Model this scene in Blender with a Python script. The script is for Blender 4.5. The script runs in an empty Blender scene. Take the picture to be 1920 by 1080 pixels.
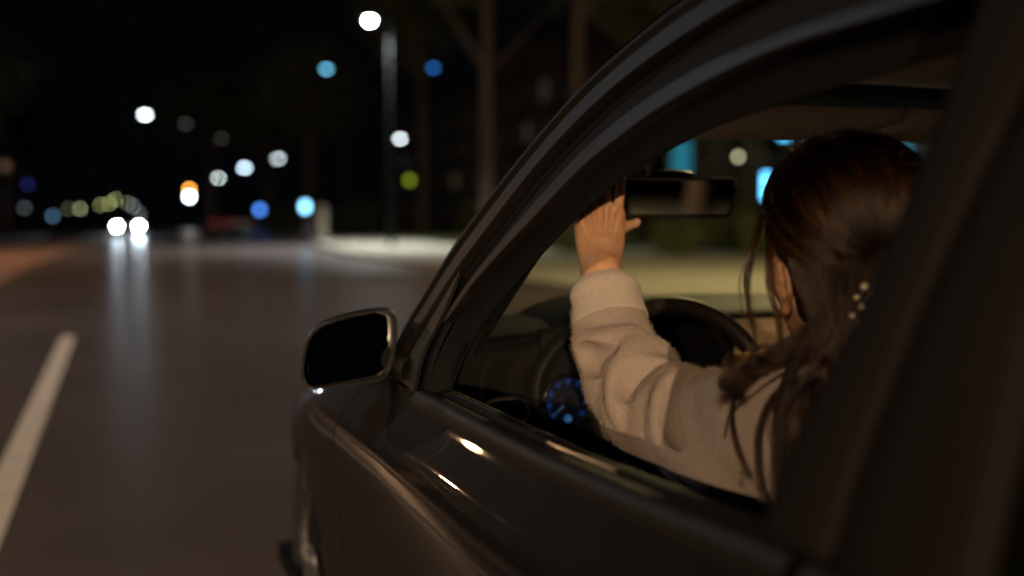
import bpy, bmesh, math, random
import numpy as np
from mathutils import Vector, Matrix
random.seed(7); rng = np.random.default_rng(11)
S = bpy.context.scene
COL = S.collection
R = math.radians

# ------------------------------------------------------------------ camera
cam = bpy.data.cameras.new('camera'); camo = bpy.data.objects.new('camera', cam); COL.objects.link(camo)
camo.location = (0, 0, 1.2)
camo.rotation_euler = (R(90 - 4.136), 0, R(-21.5))
cam.lens = 35; cam.sensor_width = 36; cam.clip_start = 0.05; cam.clip_end = 2000
cam.dof.use_dof = True; cam.dof.focus_distance = 1.46; cam.dof.aperture_fstop = 1.4; cam.dof.aperture_blades = 0
S.camera = camo
# ------------------------------------------------------------------ night sky
W = bpy.data.worlds.new('World'); S.world = W; W.use_nodes = True
bg = W.node_tree.nodes['Background']; bg.inputs[0].default_value = (0.55, 0.65, 1.0, 1); bg.inputs[1].default_value = 0.0016
S.view_settings.view_transform = 'Standard'; S.view_settings.look = 'None'
S.view_settings.exposure = 0; S.view_settings.gamma = 1
S.cycles.use_denoising = True; S.cycles.use_adaptive_sampling = False
S.cycles.max_bounces = 8; S.cycles.transparent_max_bounces = 16
S.cycles.sample_clamp_indirect = 6
S.cycles.caustics_reflective = False; S.cycles.caustics_refractive = False

# ------------------------------------------------------------------ materials
def mat(name, col, rough=.6, metal=0, spec=.5, coat=0, coat_r=.05, noise=None, bump=None, sheen=0, sss=0, aniso=0):
    m = bpy.data.materials.new(name); m.use_nodes = True
    nt = m.node_tree; b = nt.nodes['Principled BSDF']
    b.inputs['Base Color'].default_value = (*col, 1); b.inputs['Roughness'].default_value = rough
    b.inputs['Metallic'].default_value = metal; b.inputs['Specular IOR Level'].default_value = spec
    b.inputs['Coat Weight'].default_value = coat; b.inputs['Coat Roughness'].default_value = coat_r
    if sheen:
        b.inputs['Sheen Weight'].default_value = sheen; b.inputs['Sheen Roughness'].default_value = .5
        b.inputs['Sheen Tint'].default_value = (*[min(1, c * 2.2) for c in col], 1)
    if sss:
        b.inputs['Subsurface Weight'].default_value = sss; b.inputs['Subsurface Radius'].default_value = (.012, .005, .003)
        b.inputs['Subsurface Scale'].default_value = 1
    tc = nt.nodes.new('ShaderNodeTexCoord')
    if noise:            # (scale, amount, colour2)
        n = nt.nodes.new('ShaderNodeTexNoise'); n.inputs['Scale'].default_value = noise[0]; n.inputs['Detail'].default_value = 6
        n.inputs['Roughness'].default_value = .65
        nt.links.new(tc.outputs['Object'], n.inputs['Vector'])
        rp = nt.nodes.new('ShaderNodeValToRGB'); rp.color_ramp.elements[0].position = .5 - noise[1]; rp.color_ramp.elements[1].position = .5 + noise[1]
        rp.color_ramp.elements[0].color = (*col, 1); rp.color_ramp.elements[1].color = (*noise[2], 1)
        nt.links.new(n.outputs['Fac'], rp.inputs[0]); nt.links.new(rp.outputs[0], b.inputs['Base Color'])
    if bump:             # (scale, strength, distance)
        n2 = nt.nodes.new('ShaderNodeTexNoise'); n2.inputs['Scale'].default_value = bump[0]; n2.inputs['Detail'].default_value = 8
        n2.inputs['Roughness'].default_value = .78
        nt.links.new(tc.outputs['Object'], n2.inputs['Vector'])
        bp = nt.nodes.new('ShaderNodeBump'); bp.inputs['Strength'].default_value = bump[1]; bp.inputs['Distance'].default_value = bump[2]
        nt.links.new(n2.outputs['Fac'], bp.inputs['Height']); nt.links.new(bp.outputs[0], b.inputs['Normal'])
    return m
def emit(name, col, strength, base=(.1, .1, .1)):
    m = mat(name, base, .4)
    b = m.node_tree.nodes['Principled BSDF']
    b.inputs['Emission Color'].default_value = (*col, 1); b.inputs['Emission Strength'].default_value = strength
    return m
def glass(name, tint, gloss=.06):
    m = bpy.data.materials.new(name); m.use_nodes = True; nt = m.node_tree; nt.nodes.clear()
    o = nt.nodes.new('ShaderNodeOutputMaterial'); mx = nt.nodes.new('ShaderNodeMixShader')
    t = nt.nodes.new('ShaderNodeBsdfTransparent'); t.inputs[0].default_value = (*tint, 1)
    g = nt.nodes.new('ShaderNodeBsdfGlossy'); g.inputs['Roughness'].default_value = .01
    lw = nt.nodes.new('ShaderNodeLayerWeight'); lw.inputs['Blend'].default_value = .5
    pw = nt.nodes.new('ShaderNodeMath'); pw.operation = 'POWER'; pw.inputs[1].default_value = 5
    f = nt.nodes.new('ShaderNodeMath'); f.operation = 'MULTIPLY_ADD'; f.inputs[1].default_value = .94; f.inputs[2].default_value = .05
    nt.links.new(lw.outputs['Facing'], pw.inputs[0]); nt.links.new(pw.outputs[0], f.inputs[0])
    nt.links.new(f.outputs[0], mx.inputs[0]); nt.links.new(t.outputs[0], mx.inputs[1]); nt.links.new(g.outputs[0], mx.inputs[2])
    nt.links.new(mx.outputs[0], o.inputs[0]); return m

M = {}
M['paint'] = mat('car_paint', (.0035, .0028, .0024), .6, 0, .06, .6, .03)
M['paint_blue'] = mat('car_paint_blue', (.02, .03, .05), .35, .3, .5, 1, .05)
M['paint_red'] = mat('car_paint_red', (.25, .03, .03), .35, .1, .5, 1, .05)
M['paint_silver'] = mat('car_paint_silver', (.35, .35, .36), .35, .5, .5, 1, .05)
M['gloss_black'] = mat('gloss_black', (.004, .004, .005), .45, 0, .15, .12, .1)
M['satin'] = mat('satin_trim', (.0065, .005, .0045), .48, 0, .16, bump=(900, .08, .0004))
M['rubber'] = mat('rubber', (.0045, .0045, .005), .75, 0, .12)
M['pillar'] = mat('pillar_paint', (.0085, .0066, .0056), .7, 0, .06)
M['sill'] = mat('sill_rubber', (.0085, .0068, .0058), .55, 0, .2, bump=(500, .1, .0005))
M['dash'] = mat('dash_plastic', (.007, .0066, .0062), .6, 0, .15, bump=(700, .25, .0006))
M['trim'] = mat('door_trim', (.014, .0105, .008), .6, 0, .35, bump=(600, .25, .0006))
M['fascia'] = mat('dash_fascia', (.34, .25, .15), .5, 0, .4)
M['bezel'] = mat('mirror_bezel', (.32, .31, .30), .22, 1)
M['liner'] = mat('headliner', (.72, .71, .73), .9, 0, .2, bump=(900, .2, .0005))
M['seat'] = mat('seat_cloth', (.02, .018, .017), .85, 0, .2, bump=(800, .4, .001))
M['leather'] = mat('wheel_leather', (.012, .009, .0075), .5, 0, .4, bump=(1200, .25, .0004))
M['chrome'] = mat('chrome', (.75, .74, .72), .16, 1)
M['mirror'] = mat('mirror', (.55, .55, .53), .012, 1)
M['tyre'] = mat('tyre', (.012, .012, .012), .8)
M['rim'] = mat('rim', (.3, .3, .3), .35, .9)
M['screen_glass'] = glass('windscreen_glass', (.80, .86, .74))
M['clear_glass'] = glass('window_glass', (.42, .46, .44)); M['rear_glass'] = glass('rear_glass', (.78, .8, .76))
M['dark_glass'] = mat('dark_glass', (.004, .004, .005), .04, 0, .6)
M['blue_dial'] = emit('dial_light', (.03, .24, 1), .06, (.004, .008, .02))
M['blue_dial_hot'] = emit('dial_light_hot', (.08, .42, 1), .18, (.004, .008, .02))
M['dial_face'] = emit('dial_face', (.01, .05, .4), .005, (.004, .005, .01))
M['needle'] = emit('needle', (.30, .52, 1), .10, (.01, .015, .03))
M['skin'] = mat('skin', (.56, .32, .18), .5, 0, .4, sss=.12, noise=(38, .22, (.44, .22, .115)), bump=(120, .5, .0016))
M['nail'] = mat('nail', (.62, .38, .28), .25, 0, .5)
M['lip'] = mat('lip', (.4, .12, .1), .4)
M['eye'] = mat('eye', (.7, .68, .65), .1)
M['iris'] = mat('iris', (.06, .03, .015), .1)
M['fleece'] = mat('fleece', (.45, .365, .312), .95, 0, .1, noise=(230, .2, (.33, .265, .225)), bump=(260, 1, .0045), sheen=.35)
M['nap'] = mat('fleece_fibre', (.42, .34, .29), .9, 0, .1)
M['cuff'] = mat('fleece_cuff_lit', (.52, .43, .37), .95, 0, .1, noise=(230, .2, (.40, .33, .28)), bump=(260, .9, .004), sheen=.35)  # paler than the sleeve: stronger light on the cuff put into its colour
M['denim'] = mat('denim', (.03, .04, .07), .85, bump=(900, .3, .001))
M['shoe'] = mat('shoe', (.02, .02, .02), .6)
M['hair_base'] = mat('hair_base', (.006, .0035, .0022), .7, 0, .2)
M['pearl'] = mat('pearl', (.85, .72, .55), .15, .35, .6, .5, .05)
M['bark'] = mat('bark', (.13, .09, .065), .9, noise=(6, .25, (.07, .05, .035)), bump=(14, .8, .03))
M['leaf'] = mat('leaf', (.045, .055, .02), .7, noise=(3, .3, (.075, .07, .025)))
M['leaf_green'] = mat('leaf_green', (.05, .075, .018), .6, noise=(4, .3, (.09, .10, .025)))
M['grass'] = mat('grass_blade', (.06, .075, .02), .7)
M['soil'] = mat('lawn_soil', (.05, .055, .02), .95, noise=(2, .3, (.035, .035, .015)), bump=(30, .5, .02))
M['ground'] = mat('ground_earth', (.035, .032, .028), .95, noise=(.5, .3, (.05, .045, .035)))
M['walk'] = mat('pavement_slab', (.30, .28, .23), .8, noise=(1.2, .3, (.24, .225, .185)), bump=(60, .3, .004))
M['kerb'] = mat('kerb_stone', (.20, .18, .15), .8, noise=(5, .3, (.14, .125, .105)), bump=(60, .3, .003))
M['paver'] = mat('red_paver', (.22, .125, .085), .7, noise=(3, .3, (.16, .092, .064)), bump=(25, .3, .004))
M['line'] = mat('road_paint', (.78, .68, .60), .7, noise=(9, .25, (.50, .43, .375)), bump=(120, .3, .002))
M['wall'] = mat('plaster', (.16, .14, .12), .9, noise=(.7, .3, (.12, .105, .09)), bump=(20, .2, .01))
M['wall_brick'] = mat('wall_brick', (.15, .085, .06), .9, noise=(2, .3, (.11, .065, .048)), bump=(20, .3, .01))
M['wall_grey'] = mat('wall_grey', (.20, .20, .19), .9, noise=(.7, .3, (.15, .15, .145)))
M['roof'] = mat('roof_felt', (.05, .045, .045), .9)
M['frame'] = mat('frame_white', (.45, .44, .42), .5)
M['pole'] = mat('lamp_pole', (.0045, .0055, .006), .8, 0, .2)
M['dark_metal'] = mat('dark_metal', (.03, .03, .032), .5, .5)
M['bag'] = mat('post_stone', (.35, .31, .26), .8)

# asphalt: worn, slightly glossy
a = mat('asphalt', (.040, .037, .036), .5, 0, .22)
nt = a.node_tree; b = nt.nodes['Principled BSDF']; tc = nt.nodes.new('ShaderNodeTexCoord')
n1 = nt.nodes.new('ShaderNodeTexNoise'); n1.inputs['Scale'].default_value = .55; n1.inputs['Detail'].default_value = 8
n2 = nt.nodes.new('ShaderNodeTexNoise'); n2.inputs['Scale'].default_value = 90; n2.inputs['Detail'].default_value = 4
nt.links.new(tc.outputs['Object'], n1.inputs['Vector']); nt.links.new(tc.outputs['Object'], n2.inputs['Vector'])
rp = nt.nodes.new('ShaderNodeValToRGB'); rp.color_ramp.elements[0].position = .3; rp.color_ramp.elements[1].position = .7
rp.color_ramp.elements[0].color = (.080, .062, .060, 1); rp.color_ramp.elements[1].color = (.116, .092, .090, 1)
nt.links.new(n1.outputs['Fac'], rp.inputs[0])
mr = nt.nodes.new('ShaderNodeMixRGB'); mr.blend_type = 'OVERLAY'; mr.inputs[0].default_value = .6
nt.links.new(rp.outputs[0], mr.inputs[1]); nt.links.new(n2.outputs['Fac'], mr.inputs[2]); nt.links.new(mr.outputs[0], b.inputs['Base Color'])
rr = nt.nodes.new('ShaderNodeMapRange'); rr.inputs['To Min'].default_value = .30; rr.inputs['To Max'].default_value = .38
nt.links.new(n1.outputs['Fac'], rr.inputs['Value']); nt.links.new(rr.outputs[0], b.inputs['Roughness'])
bp = nt.nodes.new('ShaderNodeBump'); bp.inputs['Strength'].default_value = .2; bp.inputs['Distance'].default_value = .0012
nt.links.new(n2.outputs['Fac'], bp.inputs['Height']); nt.links.new(bp.outputs[0], b.inputs['Normal'])
M['asphalt'] = a
# hair strands
hm = bpy.data.materials.new('hair'); hm.use_nodes = True; nt = hm.node_tree; nt.nodes.clear()
o_ = nt.nodes.new('ShaderNodeOutputMaterial'); hb = nt.nodes.new('ShaderNodeBsdfHairPrincipled')
hb.parametrization = 'MELANIN'; hb.inputs['Melanin'].default_value = .84; hb.inputs['Melanin Redness'].default_value = .42
hb.inputs['Random Color'].default_value = .55; hb.inputs['Roughness'].default_value = .30; hb.inputs['Radial Roughness'].default_value = .35
hb.inputs['Random Roughness'].default_value = .3
nt.links.new(hb.outputs[0], o_.inputs[0]); M['hair'] = hm

# ------------------------------------------------------------------ helpers
ORIG = {}
def thing(name, label, cat, loc=(0, 0, 0), group=None, kind=None):
    o = bpy.data.objects.new(name, None); COL.objects.link(o); o.location = loc; o.empty_display_size = .1
    o['label'] = label; o['category'] = cat
    if group: o['group'] = group
    if kind: o['kind'] = kind
    ORIG[o.name] = np.array(loc, float)
    return o
def tag(o, label=None, cat=None, group=None, kind=None):
    if label: o['label'] = label
    if cat: o['category'] = cat
    if group: o['group'] = group
    if kind: o['kind'] = kind
    return o
def add(name, V, F, m, parent=None, smooth=True, angle=None, mesh=None):
    if mesh is None and len(V) == 0:            # a part that only gathers its sub-parts
        o = bpy.data.objects.new(name, None); COL.objects.link(o); o.empty_display_size = .05
        o.parent = parent; ORIG[o.name] = ORIG[parent.name]; return o
    if mesh is None:
        V = np.asarray(V, float)
        org = ORIG.get(parent.name, np.zeros(3)) if parent else np.zeros(3)
        mesh = bpy.data.meshes.new(name)
        mesh.from_pydata((V - org).tolist(), [], [tuple(int(i) for i in f) for f in F])
        for mm in (m if isinstance(m, (list, tuple)) else [m]): mesh.materials.append(mm)
        if smooth:
            mesh.polygons.foreach_set('use_smooth', [True] * len(mesh.polygons))
            if angle: mesh.set_sharp_from_angle(angle=R(angle))
        mesh.update()
    o = bpy.data.objects.new(name, mesh); COL.objects.link(o)
    if parent is not None:
        o.parent = parent
        ORIG[o.name] = ORIG.get(parent.name, np.zeros(3))
    return o
class MB:
    def __init__(s): s.V = []; s.F = []
    def put(s, V, F):
        k = len(s.V); s.V += [tuple(map(float, v)) for v in V]; s.F += [tuple(int(i) + k for i in f) for f in F]; return s
    def grid(s, P, cu=False, cv=False):
        P = np.asarray(P, float); m, n = P.shape[:2]; F = []
        for i in range(m if cu else m - 1):
            for j in range(n if cv else n - 1):
                i2, j2 = (i + 1) % m, (j + 1) % n
                F.append((i * n + j, i2 * n + j, i2 * n + j2, i * n + j2))
        return s.put(P.reshape(-1, 3), F)
    def tube(s, path, rad, seg=12, cap=True, squash=None):
        path = np.asarray(path, float); n = len(path)
        rad = np.full(n, rad, float) if np.isscalar(rad) else np.asarray(rad, float)
        T = np.gradient(path, axis=0); T /= np.linalg.norm(T, axis=1)[:, None] + 1e-12
        u = np.cross(T[0], (0, 0, 1)); u = np.cross(T[0], (1, 0, 0)) if np.linalg.norm(u) < .1 else u
        u /= np.linalg.norm(u); G = []
        for i in range(n):
            u = u - T[i] * (u @ T[i]); u /= np.linalg.norm(u); v = np.cross(T[i], u)
            th = np.arange(seg) * 2 * math.pi / seg
            G.append(path[i] + rad[i] * (np.cos(th)[:, None] * u + np.sin(th)[:, None] * v))
        s.grid(G, cv=True)
        if cap:
            k = len(s.V); s.F.append(tuple(range(k - seg, k))); s.F.append(tuple(range(k - n * seg + seg - 1, k - n * seg - 1, -1)))
        return s
    def box(s, lo, hi, bev=0):
        bm = bmesh.new(); lo = np.array(lo, float); hi = np.array(hi, float)
        bmesh.ops.create_cube(bm, size=1)
        for v in bm.verts: v.co = Vector(((lo + hi) / 2 + np.array(v.co) * (hi - lo)).tolist())
        if bev: bmesh.ops.bevel(bm, geom=bm.edges[:], offset=bev, segments=2, affect='EDGES', profile=.6)
        bm.verts.index_update()
        s.put([v.co[:] for v in bm.verts], [[v.index for v in f.verts] for f in bm.faces]); bm.free(); return s
    def ball(s, c, r, nu=10, nv=14):
        r = np.array([r, r, r] if np.isscalar(r) else r, float); th = np.linspace(.001, math.pi - .001, nu); ph = np.arange(nv) * 2 * math.pi / nv
        P = np.array([[c + r * np.array((math.sin(t) * math.cos(p), math.sin(t) * math.sin(p), math.cos(t))) for p in ph] for t in th])
        return s.grid(P, cv=True)
    def xf(s, mtx):
        m = np.array(mtx); V = np.c_[np.array(s.V), np.ones(len(s.V))] @ m.T; s.V = [tuple(v) for v in V[:, :3]]; return s
    def orient(s):
        """closed shells get outward normals; open sheets show their front to the driver's side of the street"""
        V = np.array(s.V); c = []; n = []; ed = {}; vol = 0
        for f in s.F:
            p = V[list(f)]; c.append(p.mean(0)); n.append(np.cross(p[2] - p[0], p[3 if len(f) > 3 else 1] - p[1 if len(f) > 3 else 0]) * (1 if len(f) > 3 else -1))
            for a_, b_ in zip(f, f[1:] + f[:1]): k = (min(a_, b_), max(a_, b_)); ed[k] = ed.get(k, 0) + 1
        c = np.array(c); n = np.array(n)
        closed = all(v == 2 for v in ed.values())
        q = (n * (c - V.mean(0))).sum() if closed else (n * (np.array((0, .0, 1.2)) - c)).sum()
        if q < 0: s.F = [tuple(reversed(f)) for f in s.F]
        return s
    def build(s, name, m, parent=None, smooth=True, angle=None):
        if s.F and len(s.F) < 20000: s.orient()
        return add(name, s.V, s.F, m, parent, smooth, angle)
def resamp(L, n, smooth=True):
    P = np.asarray(L, float)
    for _ in range(3 if smooth else 0):      # Chaikin
        Q = [P[0]]
        for p, q in zip(P, P[1:]): Q += [.75 * p + .25 * q, .25 * p + .75 * q]
        P = np.array(Q + [P[-1]])
    d = np.r_[0, np.cumsum(np.linalg.norm(np.diff(P, axis=0), axis=1))]
    t = np.linspace(0, d[-1], n)
    return np.stack([np.interp(t, d, P[:, k]) for k in range(P.shape[1])], 1)
def dup(root, loc, label=None, group=None, rz=None, sc=None):
    r = root.copy(); COL.objects.link(r); r.location = loc; ORIG[r.name] = np.array(loc, float)
    if label: r['label'] = label
    if group: r['group'] = group
    if rz is not None: r.rotation_euler = (0, 0, rz)
    if sc is not None: r.scale = (sc, sc, sc)
    for ch in list(root.children):
        c = ch.copy(); COL.objects.link(c); c.parent = r
        for g in list(ch.children):
            d = g.copy(); COL.objects.link(d); d.parent = c
    return r
def shift(y):       # the street bends gently to the right
    y = np.asarray(y, float)
    return np.where(y < 25, 0, np.where(y < 38.3, (y - 25) ** 2 / 266, .665 + .1 * (y - 38.3)))

# ------------------------------------------------------------------ ground and street
def strip(name, x0, x1, z, m, y0=-60, y1=420, kind='structure', n=90, under=None):
    ys = np.linspace(y0, y1, n); sh = shift(ys)
    rows = [np.c_[x0 + sh, ys, np.full(n, z)], np.c_[x1 + sh, ys, np.full(n, z)]]
    if under is not None: rows = [np.c_[x0 + sh, ys, np.full(n, under)]] + rows + [np.c_[x1 + sh, ys, np.full(n, under)]]
    P = np.stack(rows[::-1]); o = MB().grid(P).build(name, m, smooth=False)
    if kind: o['kind'] = kind
    return o
g = add('ground', [(-900, -300, -.02), (900, -300, -.02), (900, 1500, -.02), (-900, 1500, -.02)], [(0, 1, 2, 3)], M['ground'], smooth=False); g['kind'] = 'structure'
strip('road', -7, 6.5, 0, M['asphalt'])
strip('parking_strip', -4.6, -2.0, .006, M['paver'])
strip('kerb', 6.45, 6.62, .12, M['kerb'], under=-.01)
strip('sidewalk', 6.622, 11.0, .118, M['walk'], under=-.01)
g2 = add('forecourt', [(11.0, 4, .114), (18, 4, .114), (16.5, 31, .114), (11.0, 31, .114)], [(0, 1, 2, 3)], M['walk'], smooth=False); g2['kind'] = 'structure'
strip('lawn', 11.002, 60, .13, M['soil'], y0=31.01, under=-.01)
strip('lawn_by_forecourt', 18.0, 60, .122, M['soil'], y0=-60, y1=31.0, n=10)
strip('kerb_opposite', -7.15, -6.98, .12, M['kerb'], under=-.01)
strip('verge', -60, -7.152, .11, M['ground'], under=-.01)
for k, (y0, y1) in enumerate([(3.2, 10.8), (40, 47), (58, 65)]):
    ys = np.linspace(y0, y1, 12); P = np.stack([np.c_[-.565 + shift(ys), ys, np.full(12, .004)], np.c_[-.435 + shift(ys), ys, np.full(12, .004)]][::-1])
    o = MB().grid(P).build('lane_marking', M['line'], smooth=False); o['kind'] = 'structure'
# grass on the lawn
V = []; F = []
for i in range(9000):
    y = 31.2 + 45 * rng.random() ** 1.3; x = 11.1 + 14 * rng.random() ** 1.5 + float(shift(y)); h = .06 + .10 * rng.random(); a_ = rng.random() * 6.28
    dx, dy = .02 * math.cos(a_), .02 * math.sin(a_); k = len(V)
    V += [(x - dx, y - dy, .128), (x + dx, y + dy, .128), (x + dy * 2, y - dx * 2, .13 + h)]; F.append((k, k + 1, k + 2))
tag(add('grass', V, F, M['grass'], smooth=False), 'short grass growing on the lawn behind the pavement', 'grass', kind='stuff')

# ------------------------------------------------------------------ street lamps (LED and sodium)
def lamp_light(name, parent, loc, power, col, cone=168, radius=.12, aim=None, blend=.35):
    l = bpy.data.lights.new(name, 'SPOT'); l.energy = power; l.color = col; l.spot_size = R(cone); l.spot_blend = blend; l.shadow_soft_size = radius
    o = bpy.data.objects.new(name, l); COL.objects.link(o); o.parent = parent
    o.location = tuple(np.array(loc) - ORIG[parent.name])
    if aim is not None: o.rotation_euler = Vector((np.array(aim) - np.array(loc)).tolist()).to_track_quat('-Z', 'Y').to_euler()
    return o
def street_lamp(x, y, h, arm, m, label, group, es=.16, power=0, col=(1, 1, 1), base_z=.12, aim=None, cone=168, blend=.35):
    """pole at (x - arm, y), luminaire centred over (x, y)"""
    px = x - arm
    t = thing('street_lamp', label, 'street lamp', (px, y, base_z), group)
    p = MB(); p.tube([(px, y, base_z), (px, y, base_z + .9), (px, y, base_z + .92), (px, y, h * .6), (px, y, h - .05)], [.10, .10, .06, .05, .042], 12)
    p.build('pole', M['pole'], t, angle=40)
    MB().tube([(px, y, base_z - .005), (px, y, base_z + .03)], .17, 14).build('base_plate', M['pole'], t, angle=40)
    
    MB().tube(resamp([(px, y, h - .1), (px + arm * .15, y, h + .10), (px + arm * .5, y, h + .14), (px + arm * .8, y, h + .13)], 14), .03, 8).build('arm', M['pole'], t)
    hd = MB(); n = 12; th = np.arange(n) * 2 * math.pi / n; G = []
    for zz, sc in ((.055, .75), (.06, .98), (.10, 1.0), (.15, .8), (.17, .3)):
        G.append(np.c_[x + .36 * sc * np.cos(th), y + .17 * sc * np.sin(th), np.full(n, h + zz)])
    hd.grid(G, cv=True); k = len(hd.V); hd.F.append(tuple(range(k - n, k))); hd.F.append(tuple(range(n - 1, -1, -1)))
    ho = hd.build('lamp_head', M['dark_metal'], t, angle=50)
    MB().ball((x, y, h + .03), (es * 1.05, es, .09), 8, 14).build('lens', m, ho)
    if power: lamp_light('lamp_light', t, (x, y, h - .09), power, col, cone, aim=aim, blend=blend)
    return t
def led(strength, col=(.80, .95, 1.0)): return emit('led_lens', col, strength)
street_lamp(8.6, 35.8, 8.2, -.72, led(260, (.82, .97, 1)), 'nearest bright white street lamp with its pole above the lit pavement', 'street lamps along the street', .11, 8200, (.93, .98, .92), cone=132, blend=.8)
far = [(24.1, 89.1, 26, (.85, .96, 1), 'white street lamp shining low beside the near lamp post'),
       (17.3, 150.6, 42, (.62, .82, 1), 'pale blue white street lamp, third from the near lamp post'),
       (18.4, 125.2, 17, (.66, .76, .80), 'greyish street lamp glowing just left of the tree trunks'),
       (17.4, 192.5, 42, (.62, .72, .70), 'smallest grey street lamp above the amber signal'),
       (4.94, 80.7, .5, (.7, .72, .75), 'very dim grey street lamp right of the lone white one'),
       (8.84, 94.4, .5, (.75, .75, .65), 'very dim beige street lamp left of the row of lit ones')]
for x, y, st, c_, lb in far:
    street_lamp(x, y, 8.2, -.8, emit('far_lens', c_, st), lb, 'street lamps along the street', .22 if y < 100 else .38)
street_lamp(1.89, 74.5, 8.2, .8, emit('far_lens', (.86, .97, 1), 26), 'lone bright white street lamp high over the oncoming car', 'street lamps along the street', .22)
street_lamp(9.43, 48.2, 8.2, -.8, emit('blue_lens', (.10, .36, .52), 12), 'turquoise street lamp left of the near white lamp', 'street lamps along the street', .15)
street_lamp(15.7, 51.2, 9.0, -.8, emit('blue_lens', (.008, .07, .24), 13), 'dim deep blue lamp high between the tree trunks', 'street lamps along the street', .15)
# lamps beside and behind the viewer
WARM = (1.0, .70, .42)
street_lamp(-8.0, -9.0, 4.4, .9, emit('sodium_lens', (1, .58, .24), 160), 'first warm sodium lamp behind the viewer on the left verge', 'sodium lamps on the left verge', .15, 4500, WARM, aim=(-2, -2, 0))
street_lamp(-8.0, -21.0, 3.7, .9, emit('sodium_lens', (1, .58, .24), 160), 'farther warm sodium lamp behind the viewer on the left verge', 'sodium lamps on the left verge', .15, 23000, WARM, aim=(1, -17, 0))
street_lamp(-9.4, 31, 7.6, .9, emit('sodium_lens', (1, .5, .17), 500), 'warm sodium street lamp over the red paving strip', 'sodium lamps on the left verge', .12, 4600, (1, .57, .31))
street_lamp(-6.0, 11, 8.2, .9, led(60), 'white street lamp on the left verge beside the dashed line', 'white lamps on the left verge', .15, 900, (.80, .90, 1))
street_lamp(10.6, 12.5, 7.5, -.8, emit('sodium_lens', (1, .75, .35), 150), 'yellow street lamp on the pavement right of the car', 'yellow lamps on the pavement', .17, 3300, (1, .73, .36))

# ------------------------------------------------------------------ signals, signs, small far lights
def post_light(name, x, y, z, m, label, cat, r=.12, hood=True, base=.0):
    t = thing(name, label, cat, (x, y, base))
    MB().tube([(x, y + .08, base), (x, y + .08, z + .3)], .05, 8).build('post', M['dark_metal'], t)
    hs = MB().box((x - r * 1.7, y - .02, z - r * 1.9), (x + r * 1.7, y + .06, z + r * 1.9), .02).build('housing', M['dark_metal'], t)
    MB().tube([(x, y - .03, z), (x, y + .0, z)], r, 14).build('lens', m, t, angle=40)
    return t
t = thing('traffic_signal', 'traffic signal with an amber light above a white one', 'traffic signal', (6.32, 100.2, 0))
MB().tube([(6.32, 100.25, 0), (6.32, 100.25, 4.2)], .06, 8).build('post', M['dark_metal'], t)
MB().box((6.1, 100.0, 2.6), (6.54, 100.2, 4.05), .03).build('housing', M['dark_metal'], t)
MB().tube([(6.33, 99.94, 3.72), (6.33, 99.99, 3.72)], .17, 14).build('lens', emit('amber_lens', (1, .40, .06), 22), t, angle=40)
MB().tube([(6.31, 99.94, 3.03), (6.31, 99.99, 3.03)], .17, 14).build('lens', emit('white_lens', (.75, .93, 1), 55), t, angle=40)
def small_sign(x, y, z0, z1, w, m, label, cat='illuminated sign'):
    t = thing('illuminated_sign', label, cat, (x, y, .0))
    MB().tube([(x, y + .06, 0), (x, y + .06, z1)], .04, 8).build('post', M['dark_metal'], t)
    MB().box((x - w - .05, y - .02, z0 - .05), (x + w + .05, y + .05, z1 + .05), .02).build('case', M['dark_metal'], t)
    MB().box((x - w, y - .04, z0), (x + w, y - .022, z1), .004).build('face', m, t)
    return t
small_sign(10.55, 82.1, 1.5, 1.92, .21, emit('sign_blue', (.06, .22, .75), 7), 'round glowing blue sign right of the parked cars')
small_sign(7.32, 42.4, 1.42, 1.76, .12, emit('sign_cyan', (.22, .62, .95), 9), 'pale cyan illuminated sign on a post at the kerb')
post_light('signal_lamp', 16.36, 58.4, 3.35, emit('green_lens', (.28, .40, .02), 1.9), 'yellow green signal lamp low between pole and trees', 'signal lamp', .2)
for i, (x, y, z, c_, s_, lb) in enumerate([
    (-5.77, 174.8, 2.4, (.50, .52, .26), 14, 'yellowish lamp left of the oncoming car'), (-7.76, 181, 2.43, (.4, .42, .25), 4, 'faint yellowish lamp left of the brighter yellowish one'),
    (-2.9, 184.5, 3.1, (.5, .52, .2), 11, 'yellow lamp just over the oncoming car roof, left one'), (-1.49, 189.3, 3.4, (.5, .52, .2), 13, 'yellow lamp over the oncoming car, middle one'),
    (-.53, 194.4, 4.2, (.5, .54, .2), 13, 'topmost yellow lamp over the oncoming car'), (1.56, 188.1, 3.4, (.42, .44, .25), 8, 'rightmost yellow lamp over the oncoming car'),
    (-6.79, 121.2, 1.2, (.12, .25, .42), 7, 'dim blue lamp low at the left roadside'), (-9.67, 122.4, 2.1, (.3, .34, .36), 2.4, 'faint grey lamp at far left by the dark trees'),
    (1.45, 110, 2.2, (.32, .36, .40), 4, 'grey lamp above the right headlight of the oncoming car'),
    (-4.19, 44.9, 3.2, (.5, .2, .14), .20, 'faint pinkish lamp at the left edge of the street'), (-5.06, 66.8, 3.1, (.02, .04, .30), 1.8, 'deep blue lamp at the left edge under the trees')]):
    post_light('bollard_lamp' if z < 1.5 else 'post_lamp', x, y, z, emit('far_light', c_, s_), lb, 'lamp', .17 if y > 100 else .12)

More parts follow.
